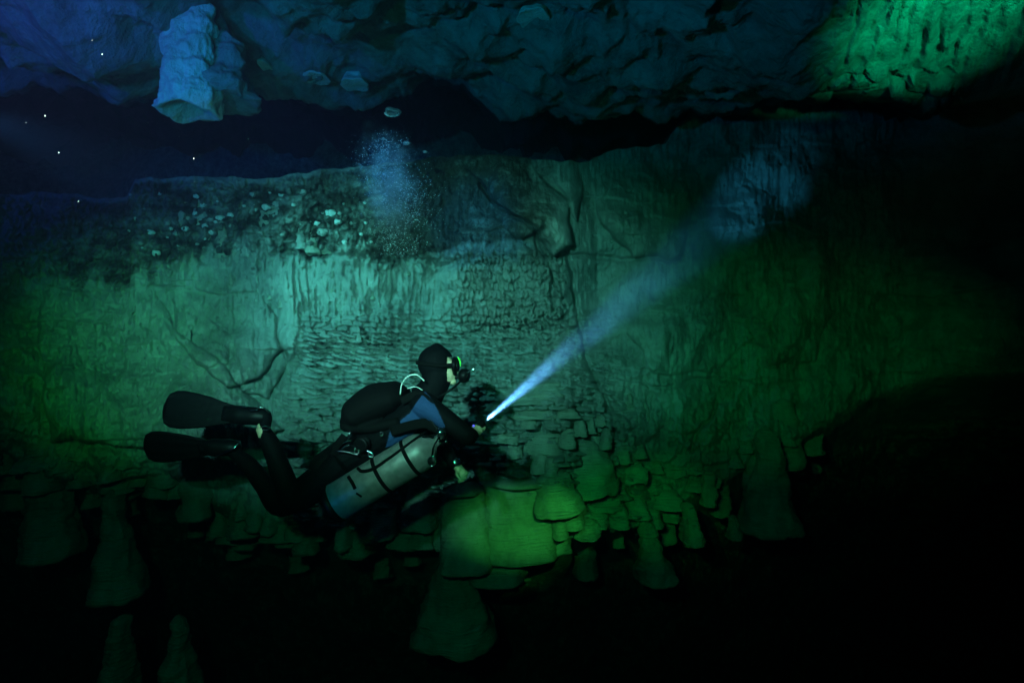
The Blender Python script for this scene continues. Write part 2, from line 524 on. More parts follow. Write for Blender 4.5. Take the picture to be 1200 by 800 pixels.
# left-hand rubble
mL = sm(200, 120, Um) * sm(230, 260, Vm)
R += mL * 0.05 * ridged(Um / 34, Vm / 34, 6.1, 4)
e, r, cy = scales(wu / 13, wv / 9, 0.95, 61)
mL2 = sm(240, 200, Um) * sm(20, 60, Um) * sm(500, 560, Vm)
R += mL2 * 0.08 * sm(0, 0.4, e) * r

R = R * (1 - 0.7 * sm(0.0, 0.12, Fm))
Yw = Yb - R
dY = 4.4 * np.clip(Fm, 0, 1) ** 1.2                         # shelf going back
X = (Um - 600) * K * Yw
Z = (400 - Vm) * K * Yw
Yfold = Yw + dY
Z = Z + Fm * 0.10 * (1 + fbm(Um / 40, Fm * 6, 1.1, 3)) + 0.35 * sm(0.5, 1, Fm) * fbm(Um / 90, Fm * 3, 4.0, 3)
me = grid_mesh(X, Yfold, Z, 'cave_wall')
stain_shade = mA * (0.62 + 0.25 * fbm(Um / 30, Vm / 14, 2.9, 3)) * sm(-60, 120, Um) + 0.75 * sm(430, 500, Um) * sm(560 + 130, 600, Um) * sm(300, 280, Vm + 0.1 * (Um - 560))
stain_shade = np.maximum(stain_shade, 0.55 * sm(400, 440, Um) * sm(670, 640, Um) * sm(330, 296, Vm))
stain_shade = np.maximum(stain_shade, 0.5 * (Fm > 0.02) + 0.62 * sm(0.05, 0.4, Fm))  # darkness of the recess painted onto the shelf top
stain_shade = np.maximum(stain_shade, 0.9 * sm(0, 60, Vm - interp(V_BOT, Um)) * 0.8)  # shade of the undercut painted in below the lower edge
stain_shade = np.maximum(stain_shade, 0.34 * sm(720, 800, Um) * sm(460, 420, Vm))  # upper right wall toned darker
at = me.attributes.new('stain_shade', 'FLOAT', 'POINT')
at.data.foreach_set('value', stain_shade.reshape(-1).astype(np.float32))
wall = link('cave_wall', me, M_ROCK)
tag(wall, kind='structure')
_Ug, _Vg, _Yg = us, Vm[nfold:nfold + nmain], Yw[nfold:nfold + nmain]


def wall_Y(u, v):
    i = int(np.clip(np.searchsorted(_Ug, u), 0, len(_Ug) - 1))
    j = int(np.clip(np.searchsorted(_Vg[:, i], v), 0, nmain - 1))
    return float(_Yg[j, i])


# ---------------------------------------------------------------- CAVE CEILING
uc = np.concatenate([np.arange(-500, -10, 10), np.arange(-10, 1210, 2.0), np.arange(1210, 1800, 10)])
V_EDGE = [(-500, 100), (0, 112), (150, 116), (200, 112), (310, 104), (370, 112), (450, 118), (560, 118), (640, 116), (690, 122),
          (760, 128), (830, 136), (880, 132), (960, 112), (1010, 104), (1060, 112), (1120, 118), (1200, 110), (1800, 100)]
ve = interp(V_EDGE, uc) + 4 * fbm(uc / 40, 0 * uc, 7.7, 2)
nc, nb = 260, 60
sv = np.linspace(0, 1, nc)
Vc = -230 + (ve[None, :] + 230) * sv[:, None]
Uc = np.repeat(uc[None, :], nc, 0)
H = interp([(-500, 2.3), (200, 2.35), (700, 2.30), (860, 2.05), (1000, 1.86), (1100, 1.9), (1800, 1.9)], Uc)
Yc = H / ((400 - Vc) * K)
Xc = (Uc - 600) * K * Yc
Zc = H.copy()
D = 0.30 * fbm(Xc / 1.2, Yc / 1.2, 0.9, 3) + 0.075 * ridged(Xc / 0.8 + 0.6 * fbm(Xc / 0.8, Yc / 0.8, 2, 2), Yc / 1.2, 1.0, 4) + 0.03 * fbm(Xc / 0.12, Yc / 0.2, 3.3, 4)
e, r, _ = scales(Xc / 0.55 + 0.5 * fbm(Xc, Yc, 5, 3), Yc / 0.75 + 0.4 * fbm(Xc, Yc, 9, 3), 0.95, 71)
D += 0.12 * sm(0, 1.1, e) * r
e, r, _ = scales(Xc / 0.22 + 0.5 * fbm(Xc * 2, Yc * 2, 5, 3), Yc / 0.34 + 0.5 * fbm(Xc * 2, Yc * 2, 9, 3), 0.95, 73)
D += 0.05 * sm(0, 0.8, e) * r * sm(-0.1, 0.3, fbm(Xc, Yc, 2, 2))
# rippled drapery in the right corner
mR = sm(930, 1010, Uc)
D = D * (1 - 0.85 * mR)
fl = (Uc - 1075) * 0.13 + (Vc - 60) * 0.05 + 1.6 * fbm(Uc / 60, Vc / 90, 1.0, 3)
D += mR * sm(130, 40, Vc) * (0.012 * np.sin(fl * 2.2) + 0.022 * perlin(fl * 2.0, Vc / 90, 5.0) + 0.014 * fbm(Uc / 20, Vc / 26, 6.0, 3))
e, r, _ = scales(Uc / 24 + 0.5 * fbm(Uc / 20, Vc / 20, 5, 3), Vc / 13, 0.95, 77)
D += sm(940, 980, Uc) * sm(1140, 1100, Uc) * sm(62, 84, Vc) * 0.13 * sm(0, 0.35, e) * (r - 0.3)
Zc = Zc - D
# rows that turn up behind the edge and run back
t = np.linspace(0.02, 1, nb)[:, None]
Yk = Yc[-1][None, :] + (11.5 - Yc[-1][None, :]) * t
Xk = Xc[-1][None, :] * (Yk / Yc[-1][None, :]) ** 0.6
Zk = Zc[-1][None, :] + 0.9 * sm(0, 0.35, t) + 0.35 * fbm(Xk / 0.9, Yk / 0.9, 6.0, 4) * sm(0, 0.2, t)
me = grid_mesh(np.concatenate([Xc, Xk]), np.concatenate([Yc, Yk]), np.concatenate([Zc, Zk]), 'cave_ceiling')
at = me.attributes.new('stain_shade', 'FLOAT', 'POINT')
sc_ = np.concatenate([0.28 + 0.3 * fbm(Xc / 0.9, Yc / 0.9, 4, 3), np.full(Zk.shape, 0.9)])  # behind the edge the dark of the recess is put into the colour
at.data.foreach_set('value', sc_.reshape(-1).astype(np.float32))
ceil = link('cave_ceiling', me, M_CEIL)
tag(ceil, kind='structure')

# far end of the recess and the floor of the pit, both deep in the dark
xx, zz = np.meshgrid(np.linspace(-14, 14, 120), np.linspace(-7, 6, 60))
me = grid_mesh(xx, 11.2 + 0.6 * fbm(xx / 2, zz / 1.5, 1.5, 4), zz, 'far_cave_wall')
at = me.attributes.new('stain_shade', 'FLOAT', 'POINT'); at.data.foreach_set('value', np.full(xx.size, 0.5, np.float32))
tag(link('far_cave_wall', me, M_ROCK), kind='structure')
xx, yy = np.meshgrid(np.linspace(-14, 14, 140), np.linspace(-3, 12, 80))
me = grid_mesh(xx, yy, -6.2 + 0.5 * fbm(xx / 2, yy / 2, 3.5, 5), 'cave_floor')
at = me.attributes.new('stain_shade', 'FLOAT', 'POINT'); at.data.foreach_set('value', np.full(xx.size, 0.5, np.float32))
tag(link('cave_floor', me, M_ROCK), kind='structure')


# ---------------------------------------------------------------- flowstone bells and lobes
def lobe_mesh(w, h, dep, topw=0.4, skew=0.0, seed=0, nr=26, ns=36, power=1.4, sq=2.6, rough=1.0, droop=0.0):
    """flared bell with a rounded lip and a hollow underside; origin at the middle of its lower rim"""
    prof = []
    for i in range(nr):
        t = i / (nr - 1)
        prof.append((t, topw + (1 - topw) * t ** power, t))
    vs, fs = [], []
    rings = []
    cap = [(0.0, 0.04), (-0.0, 0.45), (0.0, 0.8)]
    seq = []
    for q, s_ in ((-0.10, 0.15), (-0.07, 0.5), (-0.03, 0.82)):
        seq.append((1 - q * 1.0, topw * s_, topw * s_))
    for (t, rr, tt) in prof:
        seq.append((1 - t, rr, 0.35 + 0.65 * tt ** 1.2 if topw > 0.3 else rr))
    last = seq[-1]
    seq += [(-0.035, 0.985, 0.985), (-0.055, 0.93, 0.93), (-0.055, 0.84, 0.84), (-0.02, 0.6, 0.6), (0.02, 0.3, 0.3), (0.03, 0.03, 0.03)]
    A = np.linspace(0, 2 * math.pi, ns, endpoint=False)
    ca, sa = np.cos(A), np.sin(A)
    sx = np.sign(ca) * np.abs(ca) ** (2 / sq)
    sy = np.sign(sa) * np.abs(sa) ** (2 / sq)
    allp = []
    for (z, rx, ry) in seq:
        x = sx * rx * w / 2 + skew * (1 - z) * w
        y = sy * ry * dep
        zz_ = z * h - droop * h * (sx * rx) ** 2
        allp.append(np.stack([x, y, zz_ + 0 * x], -1))
    V = np.concatenate(allp)
    sc = 1.0 / max(w, 0.12)
    o = seed * 13.7
    n1 = fbm(V[:, 0] * sc * 2.2 + o, V[:, 1] * sc * 2.2, V[:, 2] * sc * 2.2, 4)
    n2 = fbm(V[:, 0] * sc * 2.0 - o, V[:, 1] * sc * 2, V[:, 2] * sc * 2 + 9, 4)
    n3 = perlin(V[:, 0] * 2 + o, V[:, 1] * 2, V[:, 2] * 38) * 1.3 + 0.8 * np.abs(perlin(V[:, 0] * 3 + o, V[:, 1] * 3, V[:, 2] * 80))
    th_ = np.arctan2(V[:, 1], V[:, 0])
    n3 = n3 + 1.3 * perlin(np.cos(th_) * 5 + o, np.sin(th_) * 5, V[:, 2] * 3 / max(h, 0.1) * 0.4)
    rad = np.stack([V[:, 0], V[:, 1], 0 * V[:, 0]], -1)
    L_ = np.linalg.norm(rad, axis=1)[:, None] + 1e-6
    V = V + rad / L_ * (n1 * 0.09 * w * rough + n3 * 0.006)[:, None] * np.clip(L_ / (0.2 * w), 0, 1)
    V[:, 2] += n2 * 0.045 * min(w, h * 2) * rough
    nS = len(seq)
    i = np.arange(nS - 1)[:, None] * ns
    j = np.arange(ns)[None, :]
    a = (i + j).reshape(-1); b = (i + (j + 1) % ns).reshape(-1)
    F = np.stack([a, b, b + ns, a + ns], -1)[:, ::-1]
    me = bpy.data.meshes.new('lobe')
    me.from_pydata(V.tolist(), [], F.tolist() + [list(range(ns)), list(range((nS - 1) * ns, nS * ns))[::-1]])
    me.update()
    return me


def lobe_at(name, u, vb, w, h, dep, parent=None, Y=None, inset=0.3, topw=0.4, skew=0.0, seed=0, mat=None, **kw):
    """u, vb: where the middle of the lower rim stands in the view; w, h, in the same units"""
    if Y is None:
        Y = wall_Y(u, vb - h * 0.45) + dep * inset
    p = P(u, vb, Y)
    s = K * Y
    me = lobe_mesh(w * s, h * s, dep, topw, skew, seed, **kw)
    o = link(name, me, mat or M_LOBE, parent)
    o.location = p
    o.rotation_euler[2] = random.uniform(-0.15, 0.15)
    o.rotation_euler[1] = random.uniform(-0.07, 0.07) if w < 80 else 0.0
    return o


part_lobes = [  # u, bottom, width, height, depth, topw, skew
    (638, 463, 50, 15, 0.22, 0.7, 0), (633, 471, 58, 10, 0.24, 0.8, 0), (630, 489, 62, 11, 0.2, 0.8, 0), (665, 488, 26, 9, 0.15, 0.8, 0),
    (636, 527, 50, 38, 0.30, 0.45, 0.04), (682, 571, 72, 56, 0.42, 0.42, 0.10), (650, 592, 58, 36, 0.40, 0.5, 0.08),
    (703, 590, 54, 18, 0.30, 0.8, 0.02), (664, 521, 22, 20, 0.2, 0.5, 0), (678, 508, 17, 18, 0.18, 0.6, 0.05), (690, 505, 15, 20, 0.18, 0.5, 0),
    (703, 497, 14, 10, 0.15, 0.7, 0), (694, 524, 22, 18, 0.2, 0.6, 0), (710, 522, 16, 20, 0.2, 0.5, 0), (634, 550, 24, 20, 0.22, 0.6, 0), (646, 553, 16, 18, 0.2, 0.6, 0),
    (742, 560, 34, 18, 0.25, 0.6, 0.05), (764, 574, 22, 12, 0.2, 0.7, 0), (768, 588, 58, 22, 0.3, 0.55, 0.08), (742, 600, 28, 24, 0.28, 0.5, 0.06),
    (652, 606, 20, 16, 0.2, 0.5, 0.2), (672, 614, 26, 20, 0.24, 0.6, 0), (698, 612, 28, 20, 0.26, 0.6, 0), (722, 612, 26, 22, 0.24, 0.6, 0),
    (688, 626, 30, 16, 0.24, 0.7, 0), (655, 624, 22, 16, 0.24, 0.7, 0), (760, 612, 30, 18, 0.24, 0.6, 0), (784, 606, 24, 16, 0.22, 0.6, 0),
    (766, 551, 20, 12, 0.16, 0.7, 0), (790, 556, 26, 12, 0.16, 0.7, 0), (812, 552, 22, 14, 0.16, 0.7, 0), (731, 540, 20, 16, 0.16, 0.6, 0), (748, 534, 18, 14, 0.14, 0.6, 0),
    (808, 572, 26, 16, 0.2, 0.6, 0), (832, 566, 22, 18, 0.2, 0.6, 0),
    (597, 472, 20, 9, 0.14, 0.7, 0), (580, 480, 22, 9, 0.14, 0.7, 0), (604, 534, 18, 20, 0.16, 0.7, 0), (596, 517, 26, 9, 0.16, 0.8, 0), (620, 500, 20, 8, 0.14, 0.8, 0),
    (132, 561, 18, 16, 0.2, 0.6, 0), (148, 580, 20, 22, 0.2, 0.5, 0.1), (114, 590, 14, 26, 0.2, 0.5, 0.1), (198, 565, 28, 20, 0.22, 0.6, 0), (214, 578, 22, 22, 0.22, 0.5, 0),
    (236, 603, 26, 34, 0.26, 0.5, 0), (259, 620, 22, 36, 0.24, 0.4, 0.15), (216, 597, 12, 16, 0.16, 0.5, 0), (381, 610, 12, 24, 0.18, 0.4, 0), (340, 632, 28, 22, 0.26, 0.7, 0),
    (300, 616, 20, 24, 0.2, 0.5, 0), (284, 604, 16, 20, 0.18, 0.5, 0), (320, 620, 16, 26, 0.2, 0.5, 0), (168, 566, 18, 14, 0.18, 0.6, 0), (96, 566, 20, 18, 0.2, 0.6, 0),
    (76, 550, 22, 18, 0.2, 0.6, 0), (46, 548, 28, 22, 0.24, 0.6, 0), (56, 530, 18, 14, 0.18, 0.6, 0), (152, 545, 16, 14, 0.16, 0.6, 0), (100, 536, 22, 14, 0.18, 0.6, 0),
    (406, 636, 18, 44, 0.24, 0.5, 0.1), (450, 622, 34, 30, 0.28, 0.6, 0), (430, 606, 20, 20, 0.2, 0.6, 0),
    (860, 545, 16, 14, 0.16, 0.6, 0), (872, 528, 20, 12, 0.16, 0.6, 0), (898, 530, 18, 14, 0.16, 0.6, 0), (950, 550, 22, 16, 0.2, 0.6, 0), (920, 520, 18, 14, 0.16, 0.6, 0),
]
for i, (u, vb, w, h, d, tw, sk) in enumerate(part_lobes):
    lobe_at('flowstone_lobe', u, vb, w, h, d, wall, topw=tw, skew=sk, seed=i, inset=0.34, nr=16, ns=28, power=random.uniform(0.5, 0.8), rough=random.uniform(1.1, 2.1), sq=random.uniform(2.3, 3.4), droop=random.uniform(0, 0.06))

rs = random.Random(21)
for i in range(64):
    u = rs.uniform(-20, 960)
    vb0 = float(interp(V_BOT, u))
    vb = vb0 + rs.uniform(4, 58) - 8
    if 540 < u < 840 and rs.random() < 0.6:
        continue
    w = rs.uniform(14, 38); h = w * rs.uniform(0.9, 1.9)
    Yq = float(base_depth(np.array(u), np.array(min(vb - h * 0.6, 660)))) - 0.05
    lobe_at('flowstone_lobe', u, vb, w, h, w * 0.0045, wall, Y=min(Yq, 7.6), topw=rs.uniform(0.35, 0.8), skew=rs.uniform(-0.1, 0.15), seed=500 + i, nr=16, ns=26, power=rs.uniform(0.7, 1.3), rough=1.5)

bells = [  # u, bottom, w, h, depth, topw, skew, Y offset, label
    (533, 745, 96, 118, 0.34, 0.34, 0.0, 5.95, 'large pale green flared rock bell hanging below the bright slab under the diver'),
    (893, 616, 74, 108, 0.30, 0.30, 0.14, 6.55, 'dim slanting rock bell on the right beyond the stepped lobes, its top against the wall'),
    (131, 692, 56, 108, 0.28, 0.36, 0.12, 5.9, 'tall dim rock bell at lower left beside the wide square block'),
    (62, 646, 56, 86, 0.30, 0.85, 0.0, 6.0, 'wide square-sided rock block hanging at far lower left'),
    (760, 676, 46, 62, 0.24, 0.35, 0.18, 6.3, 'faint small rock bell below and left of the slanting right bell'),
    (808, 632, 26, 40, 0.2, 0.5, 0.12, 6.4, 'small faint rock stub between two dim bells, right of the stepped lobes'),
    (204, 808, 44, 80, 0.24, 0.35, 0.1, 5.6, 'very dark rock bell at the bottom edge, second from the left corner'),
    (138, 812, 34, 84, 0.24, 0.5, 0.0, 5.7, 'very dark narrow rock bell at the bottom edge, nearest the left corner'),
    (492, 612, 46, 56, 0.26, 0.85, 0.0, 6.0, 'dark square rock block left of the bright slab, under the diver tank'),
    (860, 629, 16, 24, 0.12, 0.6, 0.0, 6.6, 'tiny rock stub hanging beside the foot of the slanting right bell'),
]
for i, (u, vb, w, h, d, tw, sk, Y, lab) in enumerate(bells):
    o = lobe_at('rock_bell' if tw < 0.7 else 'rock_block', u, vb, w, h, d, None, Y, topw=tw, skew=sk, seed=100 + i, nr=40, ns=64, power=1.5, rough=1.15)
    tag(o, lab, 'rock formation')
# the bright slab with its lower block
o = lobe_at('rock_slab', 603, 641, 84, 74, 0.46, None, 5.99, topw=0.84, skew=0.02, seed=203, nr=56, ns=100, power=0.9, sq=4.2, rough=0.5, droop=0.0)
tag(o, 'broad squared rock slab lit bright green just below the diver hand', 'rock formation')
o = lobe_at('rock_slab', 548, 650, 62, 76, 0.50, None, 5.93, topw=0.80, skew=0.03, seed=211, nr=50, ns=90, power=0.9, sq=4.2, rough=0.5, droop=0.0)
tag(o, 'half shaded rock slab left of the bright green slab, its left side lost in shadow', 'rock formation')
o = lobe_at('rock_block', 587, 669, 62, 44, 0.42, None, 5.98, topw=0.9, seed=207, nr=24, ns=60, sq=4, rough=0.5)
tag(o, 'short squared rock block jutting down under the two green slabs', 'rock formation')

# pale stones and stubby stalagmites in the dark band
small = []
spots_s = [(247, 258, 5), (258, 256, 7), (249, 272, 6), (270, 264, 5), (229, 250, 5), (177, 273, 7), (196, 262, 5), (183, 296, 7), (312, 243, 7), (324, 240, 8), (299, 246, 4),
           (344, 240, 4), (355, 225, 6), (388, 250, 9), (396, 260, 6), (378, 272, 9), (366, 282, 7), (372, 262, 5), (398, 250, 4), (280, 292, 3), (217, 268, 6), (206, 274, 5),
           (229, 263, 7), (238, 240, 5), (94, 235, 4), (187, 227, 4), (230, 230, 5), (296, 228, 5), (330, 228, 5), (270, 252, 5), (219, 256, 5), (240, 265, 5), (200, 268, 4), (412, 262, 4), (404, 284, 5), (352, 262, 4)]
random.seed(5)
for i in range(26):
    spots_s.append((random.uniform(150, 440), random.uniform(225, 292), random.uniform(2.2, 4.0)))
for i, (u, v, r_) in enumerate(spots_s):
    Yq = wall_Y(u, v) - 0.0
    s = K * Yq * r_ * 0.62
    bm = bmesh.new()
    bmesh.ops.create_icosphere(bm, subdivisions=2 if r_ < 5 else 3, radius=1)
    for vv_ in bm.verts:
        n = vv_.co.normalized()
        k_ = 1 + 0.35 * float(fbm(n.x * 1.2 + i * 5, n.y * 1.2, n.z * 1.2, 2))
        vv_.co = Vector((n.x * s * 1.15 * k_, n.y * s * k_, n.z * s * 0.85 * k_))
    me = bpy.data.meshes.new('stone'); bm.to_mesh(me); bm.free()
    o = link('stone', me, M_PALE if i % 3 else M_ROCK, wall)
    o.location = P(u, v, Yq)
for i, (u, v, w, h) in enumerate([(235, 262, 14, 40), (245, 290, 16, 40), (322, 284, 24, 44), (310, 280, 14, 32), (336, 276, 12, 30), (364, 296, 14, 34), (212, 290, 13, 40),
                                  (260, 300, 14, 40), (352, 290, 10, 30), (380, 296, 12, 30), (290, 300, 12, 30), (270, 344, 7, 22), (300, 352, 7, 26), (316, 350, 6, 24), (288, 346, 6, 22),
                                  (330, 360, 6, 26), (226, 330, 7, 22), (244, 352, 8, 22), (221, 402, 7, 16), (436, 350, 5, 30), (448, 360, 5, 24), (390, 345, 4, 26), (420, 400, 5, 20),
                                  (738, 486, 12, 24), (770, 494, 14, 34), (779, 496, 8, 20), (826, 470, 12, 20), (756, 492, 8, 18), (508, 330, 4, 20), (478, 322, 4, 18)]):
    Yq = wall_Y(u, v - h * 0.3)
    s = K * Yq
    me = lobe_mesh(w * s * 1.25, h * s, w * s * 0.5, 0.36, random.uniform(-0.15, 0.15), 300 + i, nr=18, ns=22, power=1.1, sq=2.0, rough=2.4)
    o = link('stalagmite', me, M_LOBE if i % 2 else M_ROCK, wall)
    o.location = P(u, v, Yq + 0.10 * w / 10 * 0.5)

# pale hanging rock lit blue at upper left
me = lobe_mesh(0.36, 0.74, 0.26, 0.92, 0.0, 402, nr=70, ns=130, power=1.0, sq=2.9, rough=1.4, droop=0.10)
o = link('hanging_rock', me, M_PALE)
o.location = P(224, 121, 4.95)
tag(o, 'pale squarish rock pendant lit blue, hanging from the ceiling at upper left', 'rock formation')
me = lobe_mesh(0.66, 0.60, 0.28, 0.12, 0.0, 409, nr=50, ns=90, power=1.0, sq=2.2, rough=2.0)
o = link('hanging_rock', me, M_CEIL)
at = me.attributes.new('stain_shade', 'FLOAT', 'POINT'); at.data.foreach_set('value', np.full(len(me.vertices), 0.2, np.float32))
o.location = P(256, 117, 5.12)
tag(o, 'rough sloping rock spur leaning against the right side of the blue lit pendant', 'rock formation')
for i, (u, v, w, h) in enumerate([(372, 92, 26, 14), (312, 80, 12, 10), (626, 22, 36, 14), (712, 66, 40, 30), (416, 100, 30, 14)]):
    Yq = 2.25 / ((400 - v) * K)
    me = lobe_mesh(w * K * Yq, h * K * Yq, 0.16, 0.5, 0, 420 + i, nr=20, ns=30, rough=1.5)
    o = link('ceiling_knob', me, M_PALE, ceil)
    o.location = P(u, v, Yq - 0.1)


# ---------------------------------------------------------------- small builders
def tube_mesh(pts, radii, ns=12, res=6, flat=None, up=None):
    """smooth tube through points; radii: number or list of r or (ra, rb)"""
    n = len(pts)
    pts = [Vector(p) for p in pts]
    if not isinstance(radii, (list, tuple)):
        radii = [radii] * n
    rad = [(r, r) if not isinstance(r, (list, tuple)) else r for r in radii]

    def cr(a, b, c, d, t):
        return 0.5 * ((2 * b) + (c - a) * t + (2 * a - 5 * b + 4 * c - d) * t * t + (3 * b - a - 3 * c + d) * t ** 3)
    path, rr = [], []
    for i in range(n - 1):
        p0 = pts[i - 1] if i else pts[0] * 2 - pts[1]
        p3 = pts[i + 2] if i + 2 < n else pts[-1] * 2 - pts[-2]
        for k in range(res):
            t = k / res
            path.append(cr(p0, pts[i], pts[i + 1], p3, t))
            tt = t * t * (3 - 2 * t)
            rr.append((rad[i][0] * (1 - tt) + rad[i + 1][0] * tt, rad[i][1] * (1 - tt) + rad[i + 1][1] * tt))
    path.append(pts[-1]); rr.append(rad[-1])
    vs, fs = [], []
    upv = Vector(up) if up else Vector((0, 0, 1))
    prev = None
    m = len(path)
    for i, p in enumerate(path):
        tdir = (path[min(i + 1, m - 1)] - path[max(i - 1, 0)]).normalized()
        if prev is None or up:
            x = upv - tdir * upv.dot(tdir)
            if x.length < 0.1:
                x = Vector((0, 1, 0)) - tdir * tdir.y
        else:
            x = prev - tdir * prev.dot(tdir)
        x.normalize(); prev = x
        y = tdir.cross(x)
        for k in range(ns):
            a = 2 * math.pi * k / ns
            vs.append(p + x * math.cos(a) * rr[i][0] + y * math.sin(a) * rr[i][1])
    for i in range(m - 1):
        for k in range(ns):
            a, b = i * ns + k, i * ns + (k + 1) % ns
            fs.append((a, b, b + ns, a + ns))
    c0 = len(vs)
    vs.append(path[0] - (path[1] - path[0]).normalized() * min(rr[0]) * 0.5)
    vs.append(path[-1] + (path[-1] - path[-2]).normalized() * min(rr[-1]) * 0.5)
    for k in range(ns):
        fs.append((c0, (k + 1) % ns, k))
        fs.append((c0 + 1, (m - 1) * ns + k, (m - 1) * ns + (k + 1) % ns))
    return mesh_from(vs, fs)


def ball_mesh(c, r, sub=3, rot=None):
    bm = bmesh.new()
    bmesh.ops.create_icosphere(bm, subdivisions=sub, radius=1)
    r = (r, r, r) if not isinstance(r, (tuple, list)) else r
    M = Matrix.Translation(c) @ (rot.to_matrix().to_4x4() if rot else Matrix.Identity(4)) @ Matrix.Diagonal((*r, 1))
    bm.transform(M)
    me = bpy.data.meshes.new('ball'); bm.to_mesh(me); bm.free()
    return me


def box_mesh(c, size, rot=None, bev=0.15):
    bm = bmesh.new()
    bmesh.ops.create_cube(bm, size=1)
    bmesh.ops.scale(bm, vec=size, verts=bm.verts)
    bmesh.ops.bevel(bm, geom=bm.edges[:], offset=min(size) * bev, segments=2, affect='EDGES')
    M = Matrix.Translation(c) @ (rot.to_matrix().to_4x4() if rot else Matrix.Identity(4))
    bm.transform(M)
    me = bpy.data.meshes.new('box'); bm.to_mesh(me); bm.free()
    return me


def joined(meshes, name='joined'):
    bm = bmesh.new()
    for m in meshes:
        bm.from_mesh(m)
    me = bpy.data.meshes.new(name); bm.to_mesh(me); bm.free()
    for m in meshes:
        bpy.data.meshes.remove(m)
    return me


def lathe_mesh(prof, a, d, ns=40):
    """prof: (distance along axis, radius) from point a along direction d"""
    d = Vector(d).normalized()
    x = d.orthogonal().normalized(); y = d.cross(x)
    vs, fs = [], []
    for (t, r) in prof:
        for k in range(ns):
            an = 2 * math.pi * k / ns
            vs.append(Vector(a) + d * t + (x * math.cos(an) + y * math.sin(an)) * r)
    n = len(prof)
    for i in range(n - 1):
        for k in range(ns):
            p, q = i * ns + k, i * ns + (k + 1) % ns
            fs.append((p, q, q + ns, p + ns))
    fs.append(tuple(range(ns))[::-1]); fs.append(tuple(range((n - 1) * ns, n * ns)))
    me = mesh_from(vs, fs)
    bm = bmesh.new(); bm.from_mesh(me); bmesh.ops.recalc_face_normals(bm, faces=bm.faces); bm.to_mesh(me); bm.free()
    return me


def remeshed(meshes, voxel, smooth=6, factor=0.5):
    me = joined(meshes, 'body')
    o = bpy.data.objects.new('tmp', me)
    COL.objects.link(o)
    m = o.modifiers.new('r', 'REMESH'); m.mode = 'VOXEL'; m.voxel_size = voxel
    s = o.modifiers.new('s', 'SMOOTH'); s.factor = factor; s.iterations = smooth
    dg = bpy.context.evaluated_depsgraph_get()
    out = bpy.data.meshes.new_from_object(o.evaluated_get(dg))
    bpy.data.objects.remove(o)
    bpy.data.meshes.remove(me)
    out.materials.clear()
    return out


# ---------------------------------------------------------------- THE DIVER
PEL = P(402, 540, 4.20)
person = empty('person', PEL, 'diver in black wetsuit with blue side panels, hood and mask, swimming right', 'person')
B = []
# torso (radii: thickness in the picture plane, thickness in depth)
B.append(tube_mesh([P(378, 552, 4.2), P(402, 539, 4.2), P(432, 522, 4.2), P(462, 502, 4.2), P(486, 485, 4.2), P(502, 470, 4.2)],
                   [(0.10, 0.13), (0.125, 0.165), (0.115, 0.145), (0.125, 0.165), (0.125, 0.185), (0.075, 0.13)], 20, 6, up=(0, 0, 1)))
# neck
B.append(tube_mesh([P(496, 474, 4.2), P(506, 460, 4.2), P(513, 444, 4.2)], [(0.085, 0.085), (0.066, 0.062), (0.062, 0.058)], 16))
# head: skull, jaw, chin, nose, brow, ears, lips
HC = P(514, 430, 4.2)
B.append(ball_mesh(HC + Vector((-0.012, 0, 0.022)), (0.096, 0.076, 0.098)))
B.append(ball_mesh(HC + Vector((0.040, 0, -0.045)), (0.062, 0.058, 0.068)))
B.append(ball_mesh(HC + Vector((0.088, 0, -0.090)), (0.022, 0.026, 0.020)))
B.append(tube_mesh([HC + Vector((0.086, 0, 0.018)), HC + Vector((0.104, 0, -0.012)), HC + Vector((0.116, 0, -0.032))], [0.010, 0.013, 0.017], 10))
B.append(ball_mesh(HC + Vector((0.076, 0, 0.030)), (0.018, 0.055, 0.012)))
B.append(ball_mesh(HC + Vector((0.096, 0, -0.060)), (0.014, 0.024, 0.010)))
for sy in (-1, 1):
    B.append(ball_mesh(HC + Vector((0.0, sy * 0.074, -0.02)), (0.018, 0.008, 0.030)))
    B.append(ball_mesh(HC + Vector((0.080, sy * 0.030, 0.004)), 0.013, 2))
# legs (near, then far)
legs = [
    ([(402, 543, 4.11), (378, 562, 4.10), (346, 585, 4.10), (331, 556, 4.13), (319, 525, 4.15), (307, 500, 4.16)], [0.105, 0.098, 0.074, 0.066, 0.058, 0.040]),
    ([(400, 545, 4.30), (368, 566, 4.33), (330, 592, 4.36), (310, 568, 4.40), (292, 545, 4.44), (272, 528, 4.46)], [0.105, 0.095, 0.072, 0.064, 0.055, 0.040]),
]
for pts, rs in legs:
    B.append(tube_mesh([P(*p) for p in pts], rs, 18, 6))
# feet, inside the fin pockets
B.append(tube_mesh([P(309, 502, 4.16), P(310, 487, 4.16), P(296, 484, 4.16), P(270, 482, 4.16)], [0.040, 0.042, 0.038, 0.028], 14))
B.append(tube_mesh([P(273, 529, 4.46), P(276, 524, 4.46), P(258, 524, 4.46), P(236, 525, 4.46)], [0.038, 0.040, 0.036, 0.028], 14))
# arms
SH_N = P(497, 474, 4.06)
B.append(tube_mesh([P(490, 472, 4.10), SH_N, P(518, 488, 3.99), P(546, 509, 3.96), P(552, 509, 4.03), P(560, 502, 4.10)],
                   [0.070, 0.078, 0.062, 0.056, 0.044, 0.030], 16))
B.append(tube_mesh([P(500, 480, 4.30), P(508, 488, 4.34), P(512, 512, 4.30), P(519, 524, 4.24), P(529, 538, 4.18), P(535, 546, 4.14)],
                   [0.070, 0.068, 0.056, 0.050, 0.040, 0.028], 16))


